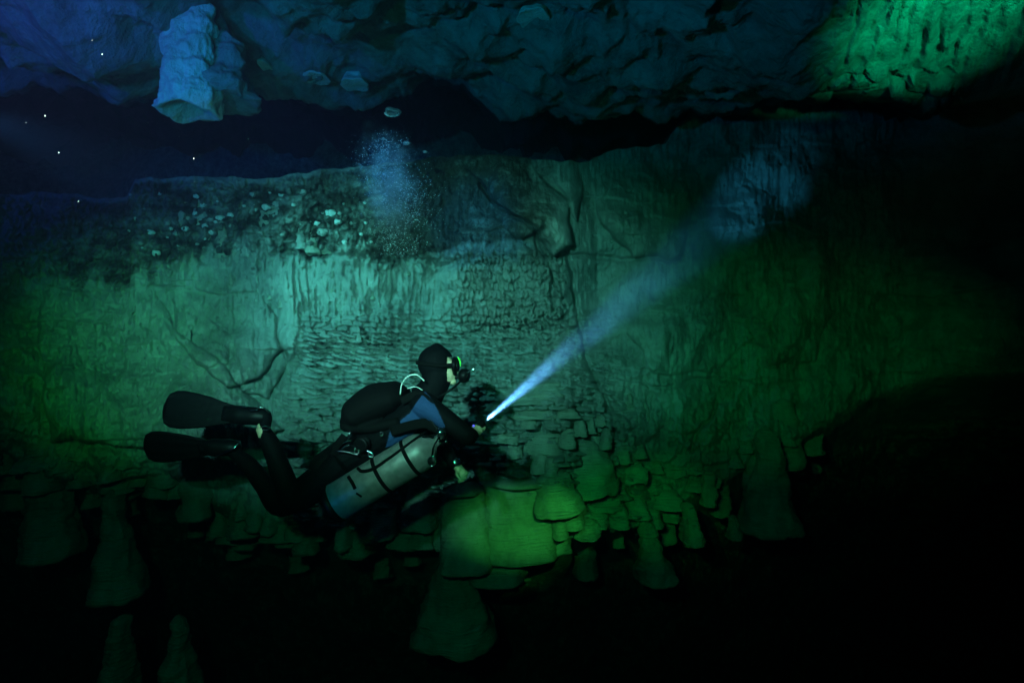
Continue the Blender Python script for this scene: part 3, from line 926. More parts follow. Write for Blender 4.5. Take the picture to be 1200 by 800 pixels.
def seg(a, b, r0, r1, ns=10):
    return tube_mesh([a, (Vector(a) + Vector(b)) / 2, b], [r0, (r0 + r1) / 2, r1], ns, 3)


# hanging far hand: a loose fist, knuckles towards the camera
HF = P(541, 556, 4.12)
B.append(ball_mesh(HF + Vector((0.000, 0.004, 0.004)), (0.034, 0.024, 0.036), 3, Quaternion((0, 1, 0), math.radians(-28))))
B.append(seg(P(535, 545, 4.14), HF + Vector((-0.006, 0.004, 0.022)), 0.026, 0.028))
fx = [(0.030, 0.012), (0.022, -0.010), (0.008, -0.026), (-0.010, -0.034)]
for i, (dx, dz) in enumerate(fx):
    k0 = HF + Vector((dx * 0.75 + 0.004, -0.010, dz * 0.75 + 0.006))
    k1 = HF + Vector((dx * 1.15, -0.030, dz * 1.15))
    k2 = HF + Vector((dx * 0.45 - 0.008, -0.040, dz * 0.45 - 0.004))
    rr_ = (0.0105, 0.0108, 0.0100, 0.0088)[i]
    B.append(tube_mesh([k0, k1, k2], [rr_ * 1.1, rr_, rr_ * 0.85], 10, 4))
B.append(tube_mesh([HF + Vector((-0.022, -0.006, 0.020)), HF + Vector((-0.026, -0.034, 0.006)), HF + Vector((-0.008, -0.048, -0.008))], [0.0125, 0.0110, 0.0090], 10, 4))
# torch hand: palm behind the torch body with five fingers closed over it
HT = P(563.5, 501, 4.11)
tdir = BDIR
side = tdir.cross(Vector((0, -1, 0))).normalized()
B.append(ball_mesh(HT, (0.030, 0.020, 0.028), 3))
B.append(seg(P(560, 502, 4.10), HT, 0.030, 0.028))
TA = TORCH - tdir * 0.03
for i in range(4):
    c = TA - tdir * (0.005 + 0.021 * i) + side * 0.0
    dn = Vector((0.35, 0, -1)).normalized()
    B.append(tube_mesh([c + dn * 0.030 + Vector((0, 0.010, 0)), c + dn * 0.030 + Vector((0.004, -0.022, 0)), c + Vector((0, -0.034, 0)) - dn * 0.004],
                       [0.0105, 0.0100, 0.0085], 10, 4))
B.append(tube_mesh([HT + Vector((-0.004, 0.012, 0.012)), HT + Vector((0.0, 0.026, 0.034)), TA + Vector((0.004, 0.022, 0.018))], [0.0125, 0.0115, 0.0095], 10, 4))
body = remeshed(B, 0.0052, 5, 0.5)
for m_ in (M_SUIT, M_PANEL, M_SKIN):
    body.materials.append(m_)
# suit colours by place: skin on face and hands, blue panels on the flank, a strip of bare ankle
nP = len(body.polygons)
cen = np.empty(nP * 3); body.polygons.foreach_get('center', cen); cen = cen.reshape(-1, 3)
pu = cen[:, 0] / (K * cen[:, 1]) + 600
pv = 400 - cen[:, 2] / (K * cen[:, 1])
mi = np.zeros(nP, np.int32)
flank = poly_sdf(pu, pv, [(498, 458), (508, 470), (522, 500), (516, 505), (494, 500), (470, 520), (452, 524), (458, 502), (480, 484), (488, 472)]) > 0
shoulder_out = np.linalg.norm(cen - np.array(SH_N), axis=1) > 0.0
mi[flank & (np.abs(cen[:, 1] - 4.2) < 0.32)] = 1
face = (cen[:, 0] > HC.x + 0.042) & (cen[:, 2] > HC.z - 0.115) & (cen[:, 2] < HC.z + 0.10) & (np.abs(cen[:, 1] - 4.2) < 0.1)
mi[face] = 2
hand_far = np.linalg.norm(cen - np.array(HF), axis=1) < 0.062
hand_near = (np.linalg.norm(cen - np.array(TA - tdir * 0.03), axis=1) < 0.062)
mi[hand_far | hand_near] = 2
ank = poly_sdf(pu, pv, [(286, 484), (297, 486), (308, 504), (305, 513), (295, 512), (290, 500)]) > 0
mi[ank & (cen[:, 1] < 4.3)] = 2
body.polygons.foreach_set('material_index', mi)
child('body', body, None, person)

# hood
hb = [ball_mesh(HC + Vector((-0.018, 0, 0.024)), (0.112, 0.092, 0.112)),
      ball_mesh(HC + Vector((0.030, 0, -0.042)), (0.070, 0.072, 0.080)),
      ball_mesh(HC + Vector((-0.012, 0, 0.100)), (0.050, 0.045, 0.048)),
      tube_mesh([HC + Vector((0.000, 0, -0.03)), P(507, 455, 4.2), P(498, 468, 4.2)], [(0.092, 0.085), (0.088, 0.086), (0.105, 0.115)], 20)]
hood = remeshed(hb, 0.006, 6)
bm = bmesh.new(); bm.from_mesh(hood)
cut = [f for f in bm.faces if (f.calc_center_median() - HC).x > 0.056 and -0.088 < (f.calc_center_median() - HC).z < 0.066 and abs(f.calc_center_median().y - 4.2) < 0.075]
bmesh.ops.delete(bm, geom=cut, context='FACES')
bmesh.ops.solidify(bm, geom=bm.faces[:], thickness=0.005)
bm.to_mesh(hood); bm.free()
child('hood', hood, M_SUIT, person)

# mask: skirt, frame, two panes, strap, lime accent
mk = HC + Vector((0.088, 0, 0.012))
skirt = joined([tube_mesh([mk + Vector((0.012, 0.075 * math.cos(a), 0.040 * math.sin(a) - 0.012 * (abs(math.cos(a)) < 0.3 and math.sin(a) < 0))) for a in np.linspace(0, 2 * math.pi, 25)], 0.014, 8, 2)])
mask = child('mask', skirt, M_RUB, person)
child('mask_frame', joined([tube_mesh([mk + Vector((0.030, 0.068 * math.cos(a), 0.034 * math.sin(a))) for a in np.linspace(0, 2 * math.pi, 25)], 0.007, 8, 2),
                            box_mesh(mk + Vector((0.028, 0, 0)), (0.014, 0.016, 0.05))]), M_RUB, mask)
for sy in (-1, 1):
    child('lens', ball_mesh(mk + Vector((0.030, sy * 0.034, 0)), (0.003, 0.029, 0.028)), M_GLASS, mask)
child('accent', tube_mesh([mk + Vector((0.034, -0.060, 0.050)), mk + Vector((0.044, -0.055, 0.036)), mk + Vector((0.050, -0.052, 0.016)), mk + Vector((0.050, -0.052, -0.006))], [0.004, 0.006, 0.006, 0.003], 8), M_GREEN, mask)
child('strap', tube_mesh([mk + Vector((0.01, -0.078, 0.004)), HC + Vector((0.03, -0.094, 0.012)), HC + Vector((-0.04, -0.094, 0.018)), HC + Vector((-0.115, -0.05, 0.026)), HC + Vector((-0.138, 0, 0.028)),
                          HC + Vector((-0.115, 0.05, 0.026)), HC + Vector((-0.04, 0.094, 0.018)), HC + Vector((0.03, 0.094, 0.012)), mk + Vector((0.01, 0.078, 0.004))],
                         [(0.012, 0.003)] * 9, 8, 4, up=(0, 0, 1)), M_WEB, mask)
# regulator second stage with hose
rg = HC + Vector((0.160, -0.005, -0.052))
reg = child('regulator', joined([lathe_mesh([(-0.030, 0.010), (-0.030, 0.032), (-0.020, 0.042), (0.008, 0.044), (0.022, 0.037), (0.028, 0.014)], rg, Vector((0.9, -0.35, -0.15)), 28),
                                 tube_mesh([HC + Vector((0.100, 0, -0.060)), HC + Vector((0.125, 0, -0.058)), rg], [(0.012, 0.020), (0.014, 0.020), 0.018], 12),
                                 box_mesh(rg + Vector((-0.006, 0, -0.034)), (0.034, 0.060, 0.018))]), M_RUB, person)
child('cover_ring', lathe_mesh([(0.020, 0.024), (0.029, 0.023), (0.030, 0.016), (0.027, 0.012)], rg, Vector((0.9, -0.35, -0.15)), 28), M_RUB, reg)
child('cover_badge', ball_mesh(rg + Vector((0.004, -0.034, 0.006)), (0.007, 0.005, 0.007), 2), M_STEEL, reg)
child('hose_fitting', joined([seg(rg + Vector((0.010, -0.024, 0.014)), rg + Vector((0.050, -0.030, 0.036)), 0.006, 0.006), ball_mesh(rg + Vector((0.056, -0.030, 0.040)), (0.012, 0.012, 0.013), 2)]), M_STEEL, reg)
child('regulator_hose', tube_mesh([rg + Vector((-0.01, -0.03, -0.02)), HC + Vector((0.10, -0.10, -0.12)), HC + Vector((0.02, -0.13, -0.17)), P(500, 470, 4.0), P(505, 492, 3.97), P(519, 510, 3.94)], 0.0065, 10, 6), M_RUB, person)
# buoyancy wing on the back
wb = [tube_mesh([P(407, 497, 4.2), P(420, 484, 4.2), P(440, 472, 4.2), P(462, 465, 4.2), P(478, 464, 4.2)], [(0.050, 0.14), (0.105, 0.22), (0.120, 0.23), (0.100, 0.22), (0.05, 0.15)], 24, 6, up=(0, 0, 1)),
      ball_mesh(P(408, 499, 4.12), (0.045, 0.09, 0.035)),
      tube_mesh([P(412, 502, 4.10), P(440, 500, 4.06), P(468, 494, 4.04)], [(0.030, 0.06), (0.036, 0.05), (0.03, 0.04)], 14, 6)]
wing = remeshed(wb, 0.009, 6)
wing.transform(Matrix.Identity(4))
child('buoyancy_wing', wing, M_WEB, person)
# harness: shoulder strap, waist strap, crotch strap, rear pouch
child('shoulder_strap', tube_mesh([P(470, 470, 4.02), P(490, 462, 4.03), P(505, 474, 3.975), P(512, 490, 3.985), P(505, 505, 4.00)], [(0.004, 0.024)] * 5, 10, 6, up=(0, -1, 0)), M_WEB, person)
child('waist_strap', tube_mesh([P(458, 506, 4.00), P(476, 500, 3.985), P(498, 496, 3.99), P(516, 503, 3.99)], [(0.004, 0.030)] * 4, 10, 6, up=(0, -1, 0)), M_WEB, person)
child('crotch_strap', tube_mesh([P(404, 510, 4.04), P(392, 528, 4.05), P(392, 552, 4.06), P(404, 566, 4.1)], [(0.004, 0.024)] * 4, 10, 6, up=(0, -1, 0)), M_WEB, person)
pouch = remeshed([ball_mesh(P(379, 544, 4.16), (0.085, 0.13, 0.075), 3, Quaternion((0, 1, 0), math.radians(-50))), ball_mesh(P(386, 534, 4.16), (0.06, 0.12, 0.05))], 0.008, 6)
child('rear_pouch', pouch, M_WEB, person)
child('belt_reel', lathe_mesh([(-0.02, 0.03), (-0.02, 0.045), (-0.012, 0.045), (-0.010, 0.022), (0.010, 0.022), (0.012, 0.045), (0.02, 0.045), (0.02, 0.03)], P(424, 520, 4.0), Vector((0.3, 1, 0.2)), 28), M_RUB, person)
child('inflator_hose', tube_mesh([P(469, 462, 4.0), P(471, 450, 3.99), P(478, 441, 3.98), P(488, 439, 3.98), P(497, 446, 4.0)], 0.0042, 10, 6), M_HOSE, person)
child('small_hose', tube_mesh([P(477, 455, 3.98), P(487, 453, 3.98), P(495, 457, 3.99)], 0.0025, 8, 4), M_HOSE, person)
# metal rings and snaps of the harness
random.seed(3)
for (u, v, r_) in [(410, 509, 0.010), (418, 528, 0.014), (447, 508, 0.009), (434, 532, 0.012)]:
    c = P(u, v, 3.99)
    tilt = random.uniform(-0.6, 0.6)
    child('d_ring', tube_mesh([c + Vector((r_ * math.cos(a), r_ * 0.5 * math.sin(a + tilt), r_ * 1.2 * math.sin(a))) for a in np.linspace(0, 2 * math.pi, 13)], 0.0026, 8, 2), M_STEEL, person)
for pts in [[(399, 527), (404, 523), (409, 521)], [(407, 515), (411, 510), (410, 505)], [(394, 528), (404, 529), (412, 531), (419, 533)], [(429, 527), (436, 531), (437, 535), (431, 534)], [(402, 519), (406, 517), (411, 516)]]:
    child('bolt_snap', tube_mesh([P(u, v, 3.98) for u, v in pts], 0.0036, 8, 4), M_STEEL, person)


# fins
def fin(tip, heel, Y, hgt, roll, seed):
    """paddle fin; returns meshes blade, ribs, pocket, strap. Blade broad side turned to the camera"""
    a, b = P(*heel, Y), P(*tip, Y)
    d = (b - a); L = d.length; d.normalize()
    wv_ = Vector((0, 0, 1)) - d * d.z; wv_.normalize()
    nrm = d.cross(wv_).normalized()
    q = Quaternion(d, roll)
    wv_ = q @ wv_; nrm = q @ nrm
    ts = [0.20, 0.30, 0.42, 0.55, 0.70, 0.82, 0.90, 0.96, 1.0]
    hw = [0.36, 0.44, 0.58, 0.78, 0.93, 1.0, 0.96, 0.78, 0.50]
    vs, fs = [], []
    nw = 13
    for s_ in (1, -1):
        for t_, h_ in zip(ts, hw):
            for j in range(nw):
                f_ = -1 + 2 * j / (nw - 1)
                rib = 0.004 * math.exp(-((abs(f_) - 0.97) / 0.05) ** 2) + 0.003 * math.exp(-((abs(f_) - 0.35) / 0.06) ** 2)
                th = (0.006 * (1 - t_) + 0.0025 + rib)
                bend = 0.035 * (t_ ** 2)
                vs.append(a + d * (t_ * L + (0.0 if t_ < 1 else -0.012 * f_ * f_)) + wv_ * (f_ * h_ * hgt / 2) + nrm * (s_ * th + bend))
    nt_ = len(ts)
    o2 = nt_ * nw
    for i in range(nt_ - 1):
        for j in range(nw - 1):
            p = i * nw + j
            fs.append((p, p + 1, p + nw + 1, p + nw))
            fs.append((o2 + p, o2 + p + nw, o2 + p + nw + 1, o2 + p + 1))
    for i in range(nt_ - 1):
        p, q_ = i * nw, i * nw + nw - 1
        fs.append((p, p + nw, o2 + p + nw, o2 + p)); fs.append((q_, o2 + q_, o2 + q_ + nw, q_ + nw))
    for j in range(nw - 1):
        p, q_ = j, (nt_ - 1) * nw + j
        fs.append((p, o2 + p, o2 + p + 1, p + 1)); fs.append((q_, q_ + 1, o2 + q_ + 1, o2 + q_))
    blade = mesh_from(vs, fs)
    pocket = tube_mesh([a + d * (0.02 * L), a + d * 0.12 * L, a + d * 0.26 * L, a + d * 0.42 * L], [(0.046, 0.046), (0.055, 0.055), (0.058, 0.048), (0.045, 0.016)], 20, 5, up=tuple(wv_))
    return blade, pocket, a, d, wv_, nrm, L


bl, pk, a, d, w_, n_, L_ = fin((188, 477), (314, 489), 4.16, 0.235, 0.25, 1)
f1 = child('fin', bl, M_RUB, person)
child('foot_pocket', pk, M_RUB, f1)
child('fin_buckle', joined([seg(P(283, 477, 4.09), P(289, 477, 4.09), 0.003, 0.003), seg(P(293, 481, 4.08), P(302, 480, 4.08), 0.0035, 0.003)]), M_STEEL, f1)
child('heel_strap', tube_mesh([P(301, 478, 4.07), P(306, 477, 4.07), P(311, 479, 4.08), P(315, 484, 4.11)], 0.0048, 8), M_STEEL, f1)
child('ankle_ring', tube_mesh([P(305, 501, 4.08), P(310, 499, 4.07), P(315, 501, 4.08), P(313, 504, 4.08), P(307, 503, 4.08)], 0.0042, 8), M_STEEL, f1)
bl, pk, a, d, w_, n_, L_ = fin((165, 525), (282, 524), 4.46, 0.215, -0.2, 2)
f2 = child('fin', bl, M_RUB, person)
child('foot_pocket', pk, M_RUB, f2)
child('heel_strap', tube_mesh([P(254, 534, 4.37), P(262, 531, 4.365), P(272, 526, 4.36), P(280, 519, 4.38)], 0.0050, 8), M_STEEL, f2)
# wrist computer and cuff on the hanging arm
child('wrist_gauge', joined([lathe_mesh([(-0.006, 0.018), (-0.006, 0.023), (0.006, 0.023), (0.008, 0.019)], P(535.5, 541, 4.09), Vector((0.3, -1, 0.3)), 20), ]), M_STEEL, person)

# ---------------------------------------------------------------- THE TANK
TA0 = P(391, 590, 3.93)
TA1 = P(506, 521, 3.93)
tank = empty('scuba_tank', TA0, 'worn grey aluminium scuba tank slung with black bands along the diver side', 'scuba tank')
d = (TA1 - TA0); TL = d.length; d.normalize()
TR = 0.112
prof = [(0.0, 0.0001), (0.0, TR * 0.7), (0.004, TR * 0.93), (0.020, TR), (TL * 0.86, TR), (TL * 0.90, TR * 0.97), (TL * 0.94, TR * 0.86), (TL * 0.98, TR * 0.66), (TL * 1.01, TR * 0.42), (TL * 1.03, TR * 0.25), (TL * 1.07, TR * 0.22)]
child('cylinder', lathe_mesh(prof, TA0, d, 64), M_ALU, tank)
child('boot', lathe_mesh([(-0.020, TR * 0.8), (-0.022, TR * 0.97), (-0.012, TR * 1.045), (0.020, TR * 1.05), (0.022, TR * 1.002)], TA0, d, 64), M_RUB, tank)
up_ = (Vector((0, 0, 1)) - d * d.z).normalized()
nr_ = d.cross(up_).normalized()


def ring(t, hw, extra=1.015):
    return lathe_mesh([(t - hw, TR * 0.99), (t - hw, TR * extra), (t + hw, TR * extra), (t + hw, TR * 0.99)], TA0, d, 64)


child('band', ring(TL * 0.50, 0.011), M_WEB, tank)
child('band', ring(TL * 0.79, 0.011), M_WEB, tank)


def on_tank(t, ang, r=1.03):
    toward = Vector((0, -1, 0)); toward = (toward - d * toward.dot(d)).normalized()
    return TA0 + d * (t * TL) + (toward * math.cos(ang) + up_ * math.sin(ang)) * TR * r


child('bungee', tube_mesh([on_tank(0.36, 1.15), on_tank(0.40, 0.75), on_tank(0.50, 0.55), on_tank(0.65, 0.60), on_tank(0.80, 0.70), on_tank(0.92, 0.85, 0.97), on_tank(1.0, 1.2, 0.8)], [0.009, 0.010, 0.010, 0.008, 0.008, 0.007, 0.006], 10, 6), M_WEB, tank)
child('band_tail', tube_mesh([on_tank(0.26, 1.0, 1.02), on_tank(0.28, 0.5, 1.02), on_tank(0.28, 0.15, 1.02)], [(0.010, 0.003)] * 3, 8, 4, up=tuple(d)), M_WEB, tank)
child('band_tail', tube_mesh([on_tank(0.27, -0.05, 1.02), on_tank(0.29, -0.35, 1.02)], [(0.006, 0.003)] * 2, 8, 4, up=tuple(d)), M_WEB, tank)
# valve, knob, first stage, gauge, hoses
VN = TA0 + d * TL * 1.09
valve = child('valve', joined([seg(TA0 + d * TL * 1.05, VN + d * 0.03, 0.020, 0.018, 16), box_mesh(VN + d * 0.01, (0.035, 0.03, 0.035), d.to_track_quat('X', 'Z')),
                               seg(VN, VN + Vector((0.01, -0.045, 0.02)), 0.014, 0.012, 12)]), M_STEEL, tank)
child('valve_knob', lathe_mesh([(0, 0.012), (0.002, 0.021), (0.022, 0.022), (0.026, 0.015)], VN + Vector((0.008, -0.04, 0.018)), Vector((0.1, -1, 0.4)), 18), M_RUB, valve)
child('first_stage', joined([lathe_mesh([(-0.03, 0.012), (-0.028, 0.022), (0.014, 0.022), (0.018, 0.028), (0.034, 0.028), (0.037, 0.02)], VN + Vector((-0.005, -0.02, 0.035)), Vector((0.6, -0.4, 0.7)), 24)]), M_STEEL, valve)
child('fitting', joined([ball_mesh(P(516, 505, 3.90), 0.008, 2), ball_mesh(P(523, 517, 3.89), 0.009, 2), seg(P(512, 511, 3.9), P(519, 507, 3.88), 0.006, 0.004)]), M_STEEL, valve)
child('pressure_gauge', lathe_mesh([(-0.012, 0.018), (-0.012, 0.026), (0.006, 0.027), (0.010, 0.024), (0.011, 0.001)], on_tank(0.96, -0.62, 1.08), Vector((-0.25, -1, 0.1)), 28), M_RUB, tank)
child('gauge_rim', tube_mesh([on_tank(0.96, -0.62, 1.08) + Vector((0.022 * math.cos(a_), -0.014, 0.026 * math.sin(a_))) for a_ in np.linspace(0, 2 * math.pi, 21)], 0.0028, 8, 2), M_STEEL, tank)
child('gauge_hose', tube_mesh([VN + Vector((0, -0.02, 0.03)), P(514, 513, 3.84), P(508, 524, 3.81), on_tank(0.96, -0.62, 1.10) + Vector((0, -0.006, 0.02))], 0.0055, 10), M_RUB, tank)
child('tank_neck_cord', tube_mesh([on_tank(0.98, 0.9, 0.8), P(513, 508, 3.90), P(520, 500, 3.92)], 0.005, 8), M_WEB, tank)

# ---------------------------------------------------------------- THE TORCH
torch = empty('dive_torch', TORCH, 'small black dive torch in the diver hand throwing a blue white beam', 'torch')
child('barrel', lathe_mesh([(-0.13, 0.010), (-0.128, 0.016), (-0.05, 0.017), (-0.035, 0.024), (-0.004, 0.026), (0.0, 0.024), (-0.004, 0.020)], TORCH, BDIR, 28), M_RUB, torch)
child('torch_lens', lathe_mesh([(-0.010, 0.0005), (-0.010, 0.019), (-0.006, 0.019), (-0.006, 0.0005)], TORCH, BDIR, 24), M_LENS, torch)
child('indicator_lamp', ball_mesh(P(555, 498.5, 4.05), 0.006, 2), M_VIOLET, torch)
child('lanyard', tube_mesh([P(545, 500.5, 4.03), P(550, 501, 4.03), P(556, 502, 4.04), P(560, 500, 4.06)], 0.0022, 8), M_HOSE, torch)


# ---------------------------------------------------------------- bubbles and drifting silt
def cloud(name, pts, rad, mat, sub=1):
    bm = bmesh.new(); bmesh.ops.create_icosphere(bm, subdivisions=sub, radius=1)
    bm.verts.ensure_lookup_table()
    bv = np.array([v.co[:] for v in bm.verts]); bf = np.array([[v.index for v in f.verts] for f in bm.faces]); bm.free()
    n = len(pts)
    rad = np.asarray(rad)
    sq_ = np.stack([np.ones(n), np.ones(n), rng.uniform(0.6, 1.0, n)], -1)
    V = (pts[:, None, :] + bv[None] * (rad[:, None] * sq_)[:, None, :]).reshape(-1, 3)
    F = (bf[None] + (np.arange(n) * len(bv))[:, None, None]).reshape(-1, 3)
    me = bpy.data.meshes.new(name); me.from_pydata(V.tolist(), [], F.tolist()); me.update()
    return link(name, me, mat)


n = 16000
tt = rng.beta(1.5, 1.3, n)
vv = 152 + 150 * tt
cx = 452 + 22 * tt + 6 * np.sin(vv / 17)
wd = 24 * (0.6 + 0.8 * np.sin(np.pi * np.clip(tt, 0, 1)) ** 0.7)
uu = cx + rng.normal(size=n) * wd * 0.68
Yp = 4.9 + rng.normal(size=n) * 0.12
pts = np.stack([(uu - 600) * K * Yp, Yp, (400 - vv) * K * Yp], -1)
keep = perlin(pts[:, 0] * 7, pts[:, 1] * 7, pts[:, 2] * 7) + 0.4 * rng.normal(size=n) > -0.05
pts = pts[keep]
rad = 0.0006 + 0.0026 * rng.random(len(pts)) ** 6
tag(cloud('bubble_plume', pts, rad, M_BUB), 'column of fine exhaled bubbles rising above the diver', 'bubbles', kind='stuff')
# larger cap of air at the head of the plume
vs, fs = [], []
ns_, nr2 = 36, 12
cb = P(460, 132, 4.9)
for i in range(nr2 + 1):
    a_ = (i / nr2) * 1.75
    for k in range(ns_):
        b2 = 2 * math.pi * k / ns_
        wob = 1 + 0.08 * math.sin(3 * b2 + 1) + 0.05 * math.sin(7 * b2)
        vs.append(cb + Vector((0.058 * math.sin(a_) * math.cos(b2) * wob, 0.05 * math.sin(a_) * math.sin(b2) * wob, 0.034 * math.cos(a_) + 0.010 * math.sin(2 * b2) * math.sin(a_))))
for i in range(nr2):
    for k in range(ns_):
        p, q_ = i * ns_ + k, i * ns_ + (k + 1) % ns_
        fs.append((p, q_, q_ + ns_, p + ns_))
M_CAP, nt, b_ = newmat('air_cap')
b_.inputs['Base Color'].default_value = (0.9, 0.95, 1, 1)
b_.inputs['Transmission Weight'].default_value = 0.9
b_.inputs['IOR'].default_value = 1.2
b_.inputs['Roughness'].default_value = 0.05
cap = link('air_bubble', mesh_from(vs, fs), M_CAP)
tag(cap, 'largest cap-shaped air bubble, alone above the column of fine bubbles', 'bubble')
ring_pts = []
for k in range(300):
    b2 = random.uniform(0, 2 * math.pi)
    rr_ = random.gauss(1, 0.08)
    ring_pts.append(cb + Vector((0.050 * math.cos(b2) * rr_, 0.02 * math.sin(b2), 0.034 * math.sin(b2) * rr_)))
rim = cloud('bubble_rim', np.array([p[:] for p in ring_pts]), 0.001 + 0.0025 * rng.random(300) ** 2, M_BUB)
rim.parent = cap
rim['kind'] = 'stuff'
for (u, v, r_, lab) in [(476, 168, 0.020, 'largest of the small flat bubbles, at the upper right of the fine bubble column'),
                        (449, 163, 0.012, 'small flat bubble at the upper left top of the fine bubble column'),
                        (498, 178, 0.013, 'small flat bubble farthest right beside the head of the bubble column'),
                        (466, 172, 0.010, 'smallest flat bubble, low in the middle of the bubble column head')]:
    o = link('air_bubble', ball_mesh(Vector((0, 0, 0)), (r_ * 1.3, r_, r_ * 0.8), 2), M_CAP)
    o.location = P(u, v, 4.9)
    tag(o, lab, 'bubble', 'small bubbles at the top of the column')
# bright specks drifting near the lens
for (u, v, r_, lab) in [(120, 64, 0.0016, 'white silt speck left of the blue pendant rock, the highest at upper left'),
                        (53, 136, 0.0016, 'white silt speck in the dark gap, near the left edge'),
                        (69, 179, 0.0016, 'white silt speck low in the dark gap, above the left end of the ledge'),
                        (227, 186, 0.0016, 'white silt speck in the dark gap just above the ledge, below the blue pendant rock'),
                        (291, 163, 0.0010, 'faint silt speck in the dark gap left of the bubble column'),
                        (92, 236, 0.0014, 'pale silt speck in front of the left end of the ledge')]:
    o = link('silt_speck', ball_mesh(Vector((0, 0, 0)), r_, 2), M_PART)
    o.location = P(u, v, 2.0)
    tag(o, lab, 'silt speck', 'silt specks drifting near the lens')
n = 900
Ys = rng.uniform(1.5, 5.5, n)
us_ = rng.uniform(-100, 1300, n); vs_ = rng.uniform(-50, 850, n)
pts = np.stack([(us_ - 600) * K * Ys, Ys, (400 - vs_) * K * Ys], -1)
tag(cloud('drifting_silt', pts, 0.0002 + 0.0005 * rng.random(n) ** 4, M_PART), 'fine silt suspended through the cave water', 'silt', kind='stuff')

# ---------------------------------------------------------------- the water itself
me = box_mesh(Vector((0, 4.5, -1.4)), (32, 18, 12), None, 0.0001)
bm = bmesh.new(); bmesh.ops.create_cube(bm, size=1); bmesh.ops.scale(bm, vec=(30, 17, 12.5), verts=bm.verts)
me = bpy.data.meshes.new('haze'); bm.to_mesh(me); bm.free()
M_WATER = bpy.data.materials.new('water_volume'); M_WATER.use_nodes = True
nt = M_WATER.node_tree; nt.nodes.clear()
ou = nt.nodes.new('ShaderNodeOutputMaterial')
pv_ = nt.nodes.new('ShaderNodeVolumePrincipled')
pv_.inputs['Density'].default_value = 0.20
pv_.inputs['Color'].default_value = (0.009, 0.009, 0.026, 1)
pv_.inputs['Absorption Color'].default_value = (0.0, 0.74, 0.78, 1)
pv_.inputs['Anisotropy'].default_value = 0.2
nt.links.new(pv_.outputs[0], ou.inputs['Volume'])
hz = link('haze', me, M_WATER, smooth=False)
hz.location = (0, 4.6, -1.5)
tag(hz, kind='stuff')

# added haze cone, shaped around the torch beam to make it show
prof = [(0.03, 0.016), (0.06, 0.024)] + [(t_, 0.016 + 0.150 * t_) for t_ in (0.3, 0.8, 1.4, 2.0, 2.6, 3.2, 3.8)] + [(4.3, 0.50), (4.6, 0.26)]
me = lathe_mesh(prof, TORCH, BDIR, 48)
M_BEAM_HAZE = bpy.data.materials.new('beam_haze'); M_BEAM_HAZE.use_nodes = True
nt = M_BEAM_HAZE.node_tree; nt.nodes.clear()
ou = nt.nodes.new('ShaderNodeOutputMaterial')
vs_ = nt.nodes.new('ShaderNodeVolumeScatter')
vs_.inputs['Color'].default_value = (0.8, 0.85, 0.9, 1)
tc = nt.nodes.new('ShaderNodeTexCoord')
n1 = nt.nodes.new('ShaderNodeTexNoise'); n1.inputs['Scale'].default_value = 3.2; n1.inputs['Detail'].default_value = 5; n1.inputs['Roughness'].default_value = 0.65
nt.links.new(tc.outputs['Object'], n1.inputs['Vector'])
mr = nt.nodes.new('ShaderNodeMapRange')
mr.inputs['From Min'].default_value = 0.36; mr.inputs['From Max'].default_value = 0.68
mr.inputs['To Min'].default_value = 0.12; mr.inputs['To Max'].default_value = 1.15
nt.links.new(n1.outputs['Fac'], mr.inputs['Value'])
dd = nt.nodes.new('ShaderNodeVectorMath'); dd.operation = 'DISTANCE'; dd.inputs[1].default_value = TORCH
nt.links.new(tc.outputs['Object'], dd.inputs[0])
ff = nt.nodes.new('ShaderNodeMath'); ff.operation = 'MULTIPLY_ADD'; ff.inputs[1].default_value = 1.1; ff.inputs[2].default_value = 0.55
nt.links.new(dd.outputs['Value'], ff.inputs[0])
fd = nt.nodes.new('ShaderNodeMath'); fd.operation = 'DIVIDE'
nt.links.new(mr.outputs['Result'], fd.inputs[0]); nt.links.new(ff.outputs[0], fd.inputs[1])
nt.links.new(fd.outputs[0], vs_.inputs['Density'])
nt.links.new(vs_.outputs[0], ou.inputs['Volume'])
sc2 = link('beam_haze_cone', me, M_BEAM_HAZE)
tag(sc2, 'added haze cone around the torch beam that makes it visible', 'silt', kind='stuff')

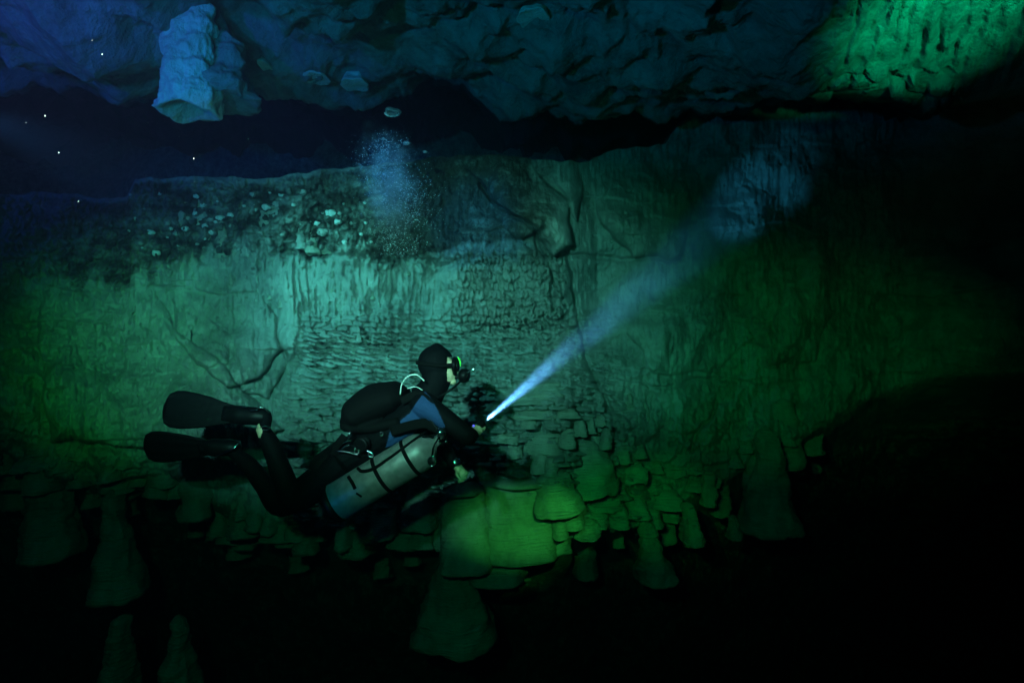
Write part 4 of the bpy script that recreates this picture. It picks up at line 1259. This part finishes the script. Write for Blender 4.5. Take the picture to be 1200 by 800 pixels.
# the finest bubbles, too small to tell apart, as a mist inside the column
bm = bmesh.new(); bmesh.ops.create_icosphere(bm, subdivisions=4, radius=1)
for v_ in bm.verts:
    n_ = v_.co.copy()
    k_ = 1 + 0.3 * float(fbm(n_.x * 1.5, n_.y * 1.5, n_.z * 1.5, 3))
    v_.co = Vector((n_.x * 0.235 * k_ - 0.09 * n_.z, n_.y * 0.16 * k_, n_.z * 0.50 * k_))
me = bpy.data.meshes.new('bubble_mist'); bm.to_mesh(me); bm.free()
M_MIST = bpy.data.materials.new('bubble_mist'); M_MIST.use_nodes = True
nt = M_MIST.node_tree; nt.nodes.clear()
ou = nt.nodes.new('ShaderNodeOutputMaterial')
vs_ = nt.nodes.new('ShaderNodeVolumeScatter'); vs_.inputs['Color'].default_value = (0.9, 0.9, 0.9, 1)
tc = nt.nodes.new('ShaderNodeTexCoord')
ln = nt.nodes.new('ShaderNodeVectorMath'); ln.operation = 'MULTIPLY'; ln.inputs[1].default_value = (4.6, 6.0, 2.05)
nt.links.new(tc.outputs['Object'], ln.inputs[0])
le = nt.nodes.new('ShaderNodeVectorMath'); le.operation = 'LENGTH'; nt.links.new(ln.outputs['Vector'], le.inputs[0])
n1 = nt.nodes.new('ShaderNodeTexNoise'); n1.inputs['Scale'].default_value = 9; n1.inputs['Detail'].default_value = 6; n1.inputs['Roughness'].default_value = 0.7
nt.links.new(tc.outputs['Object'], n1.inputs['Vector'])
su = nt.nodes.new('ShaderNodeMath'); su.operation = 'MULTIPLY_ADD'; su.inputs[1].default_value = -0.30
nt.links.new(le.outputs['Value'], su.inputs[0]); nt.links.new(n1.outputs['Fac'], su.inputs[2])
mr = nt.nodes.new('ShaderNodeMapRange'); mr.inputs['From Min'].default_value = 0.20; mr.inputs['From Max'].default_value = 0.55
mr.inputs['To Min'].default_value = 0.0; mr.inputs['To Max'].default_value = 1.6
nt.links.new(su.outputs[0], mr.inputs['Value'])
nt.links.new(mr.outputs['Result'], vs_.inputs['Density'])
nt.links.new(vs_.outputs[0], ou.inputs['Volume'])
mo = link('bubble_mist', me, M_MIST)
mo.location = P(456, 222, 4.9)
tag(mo, 'soft blue mist of the finest bubbles in the rising column', 'bubbles', kind='stuff')
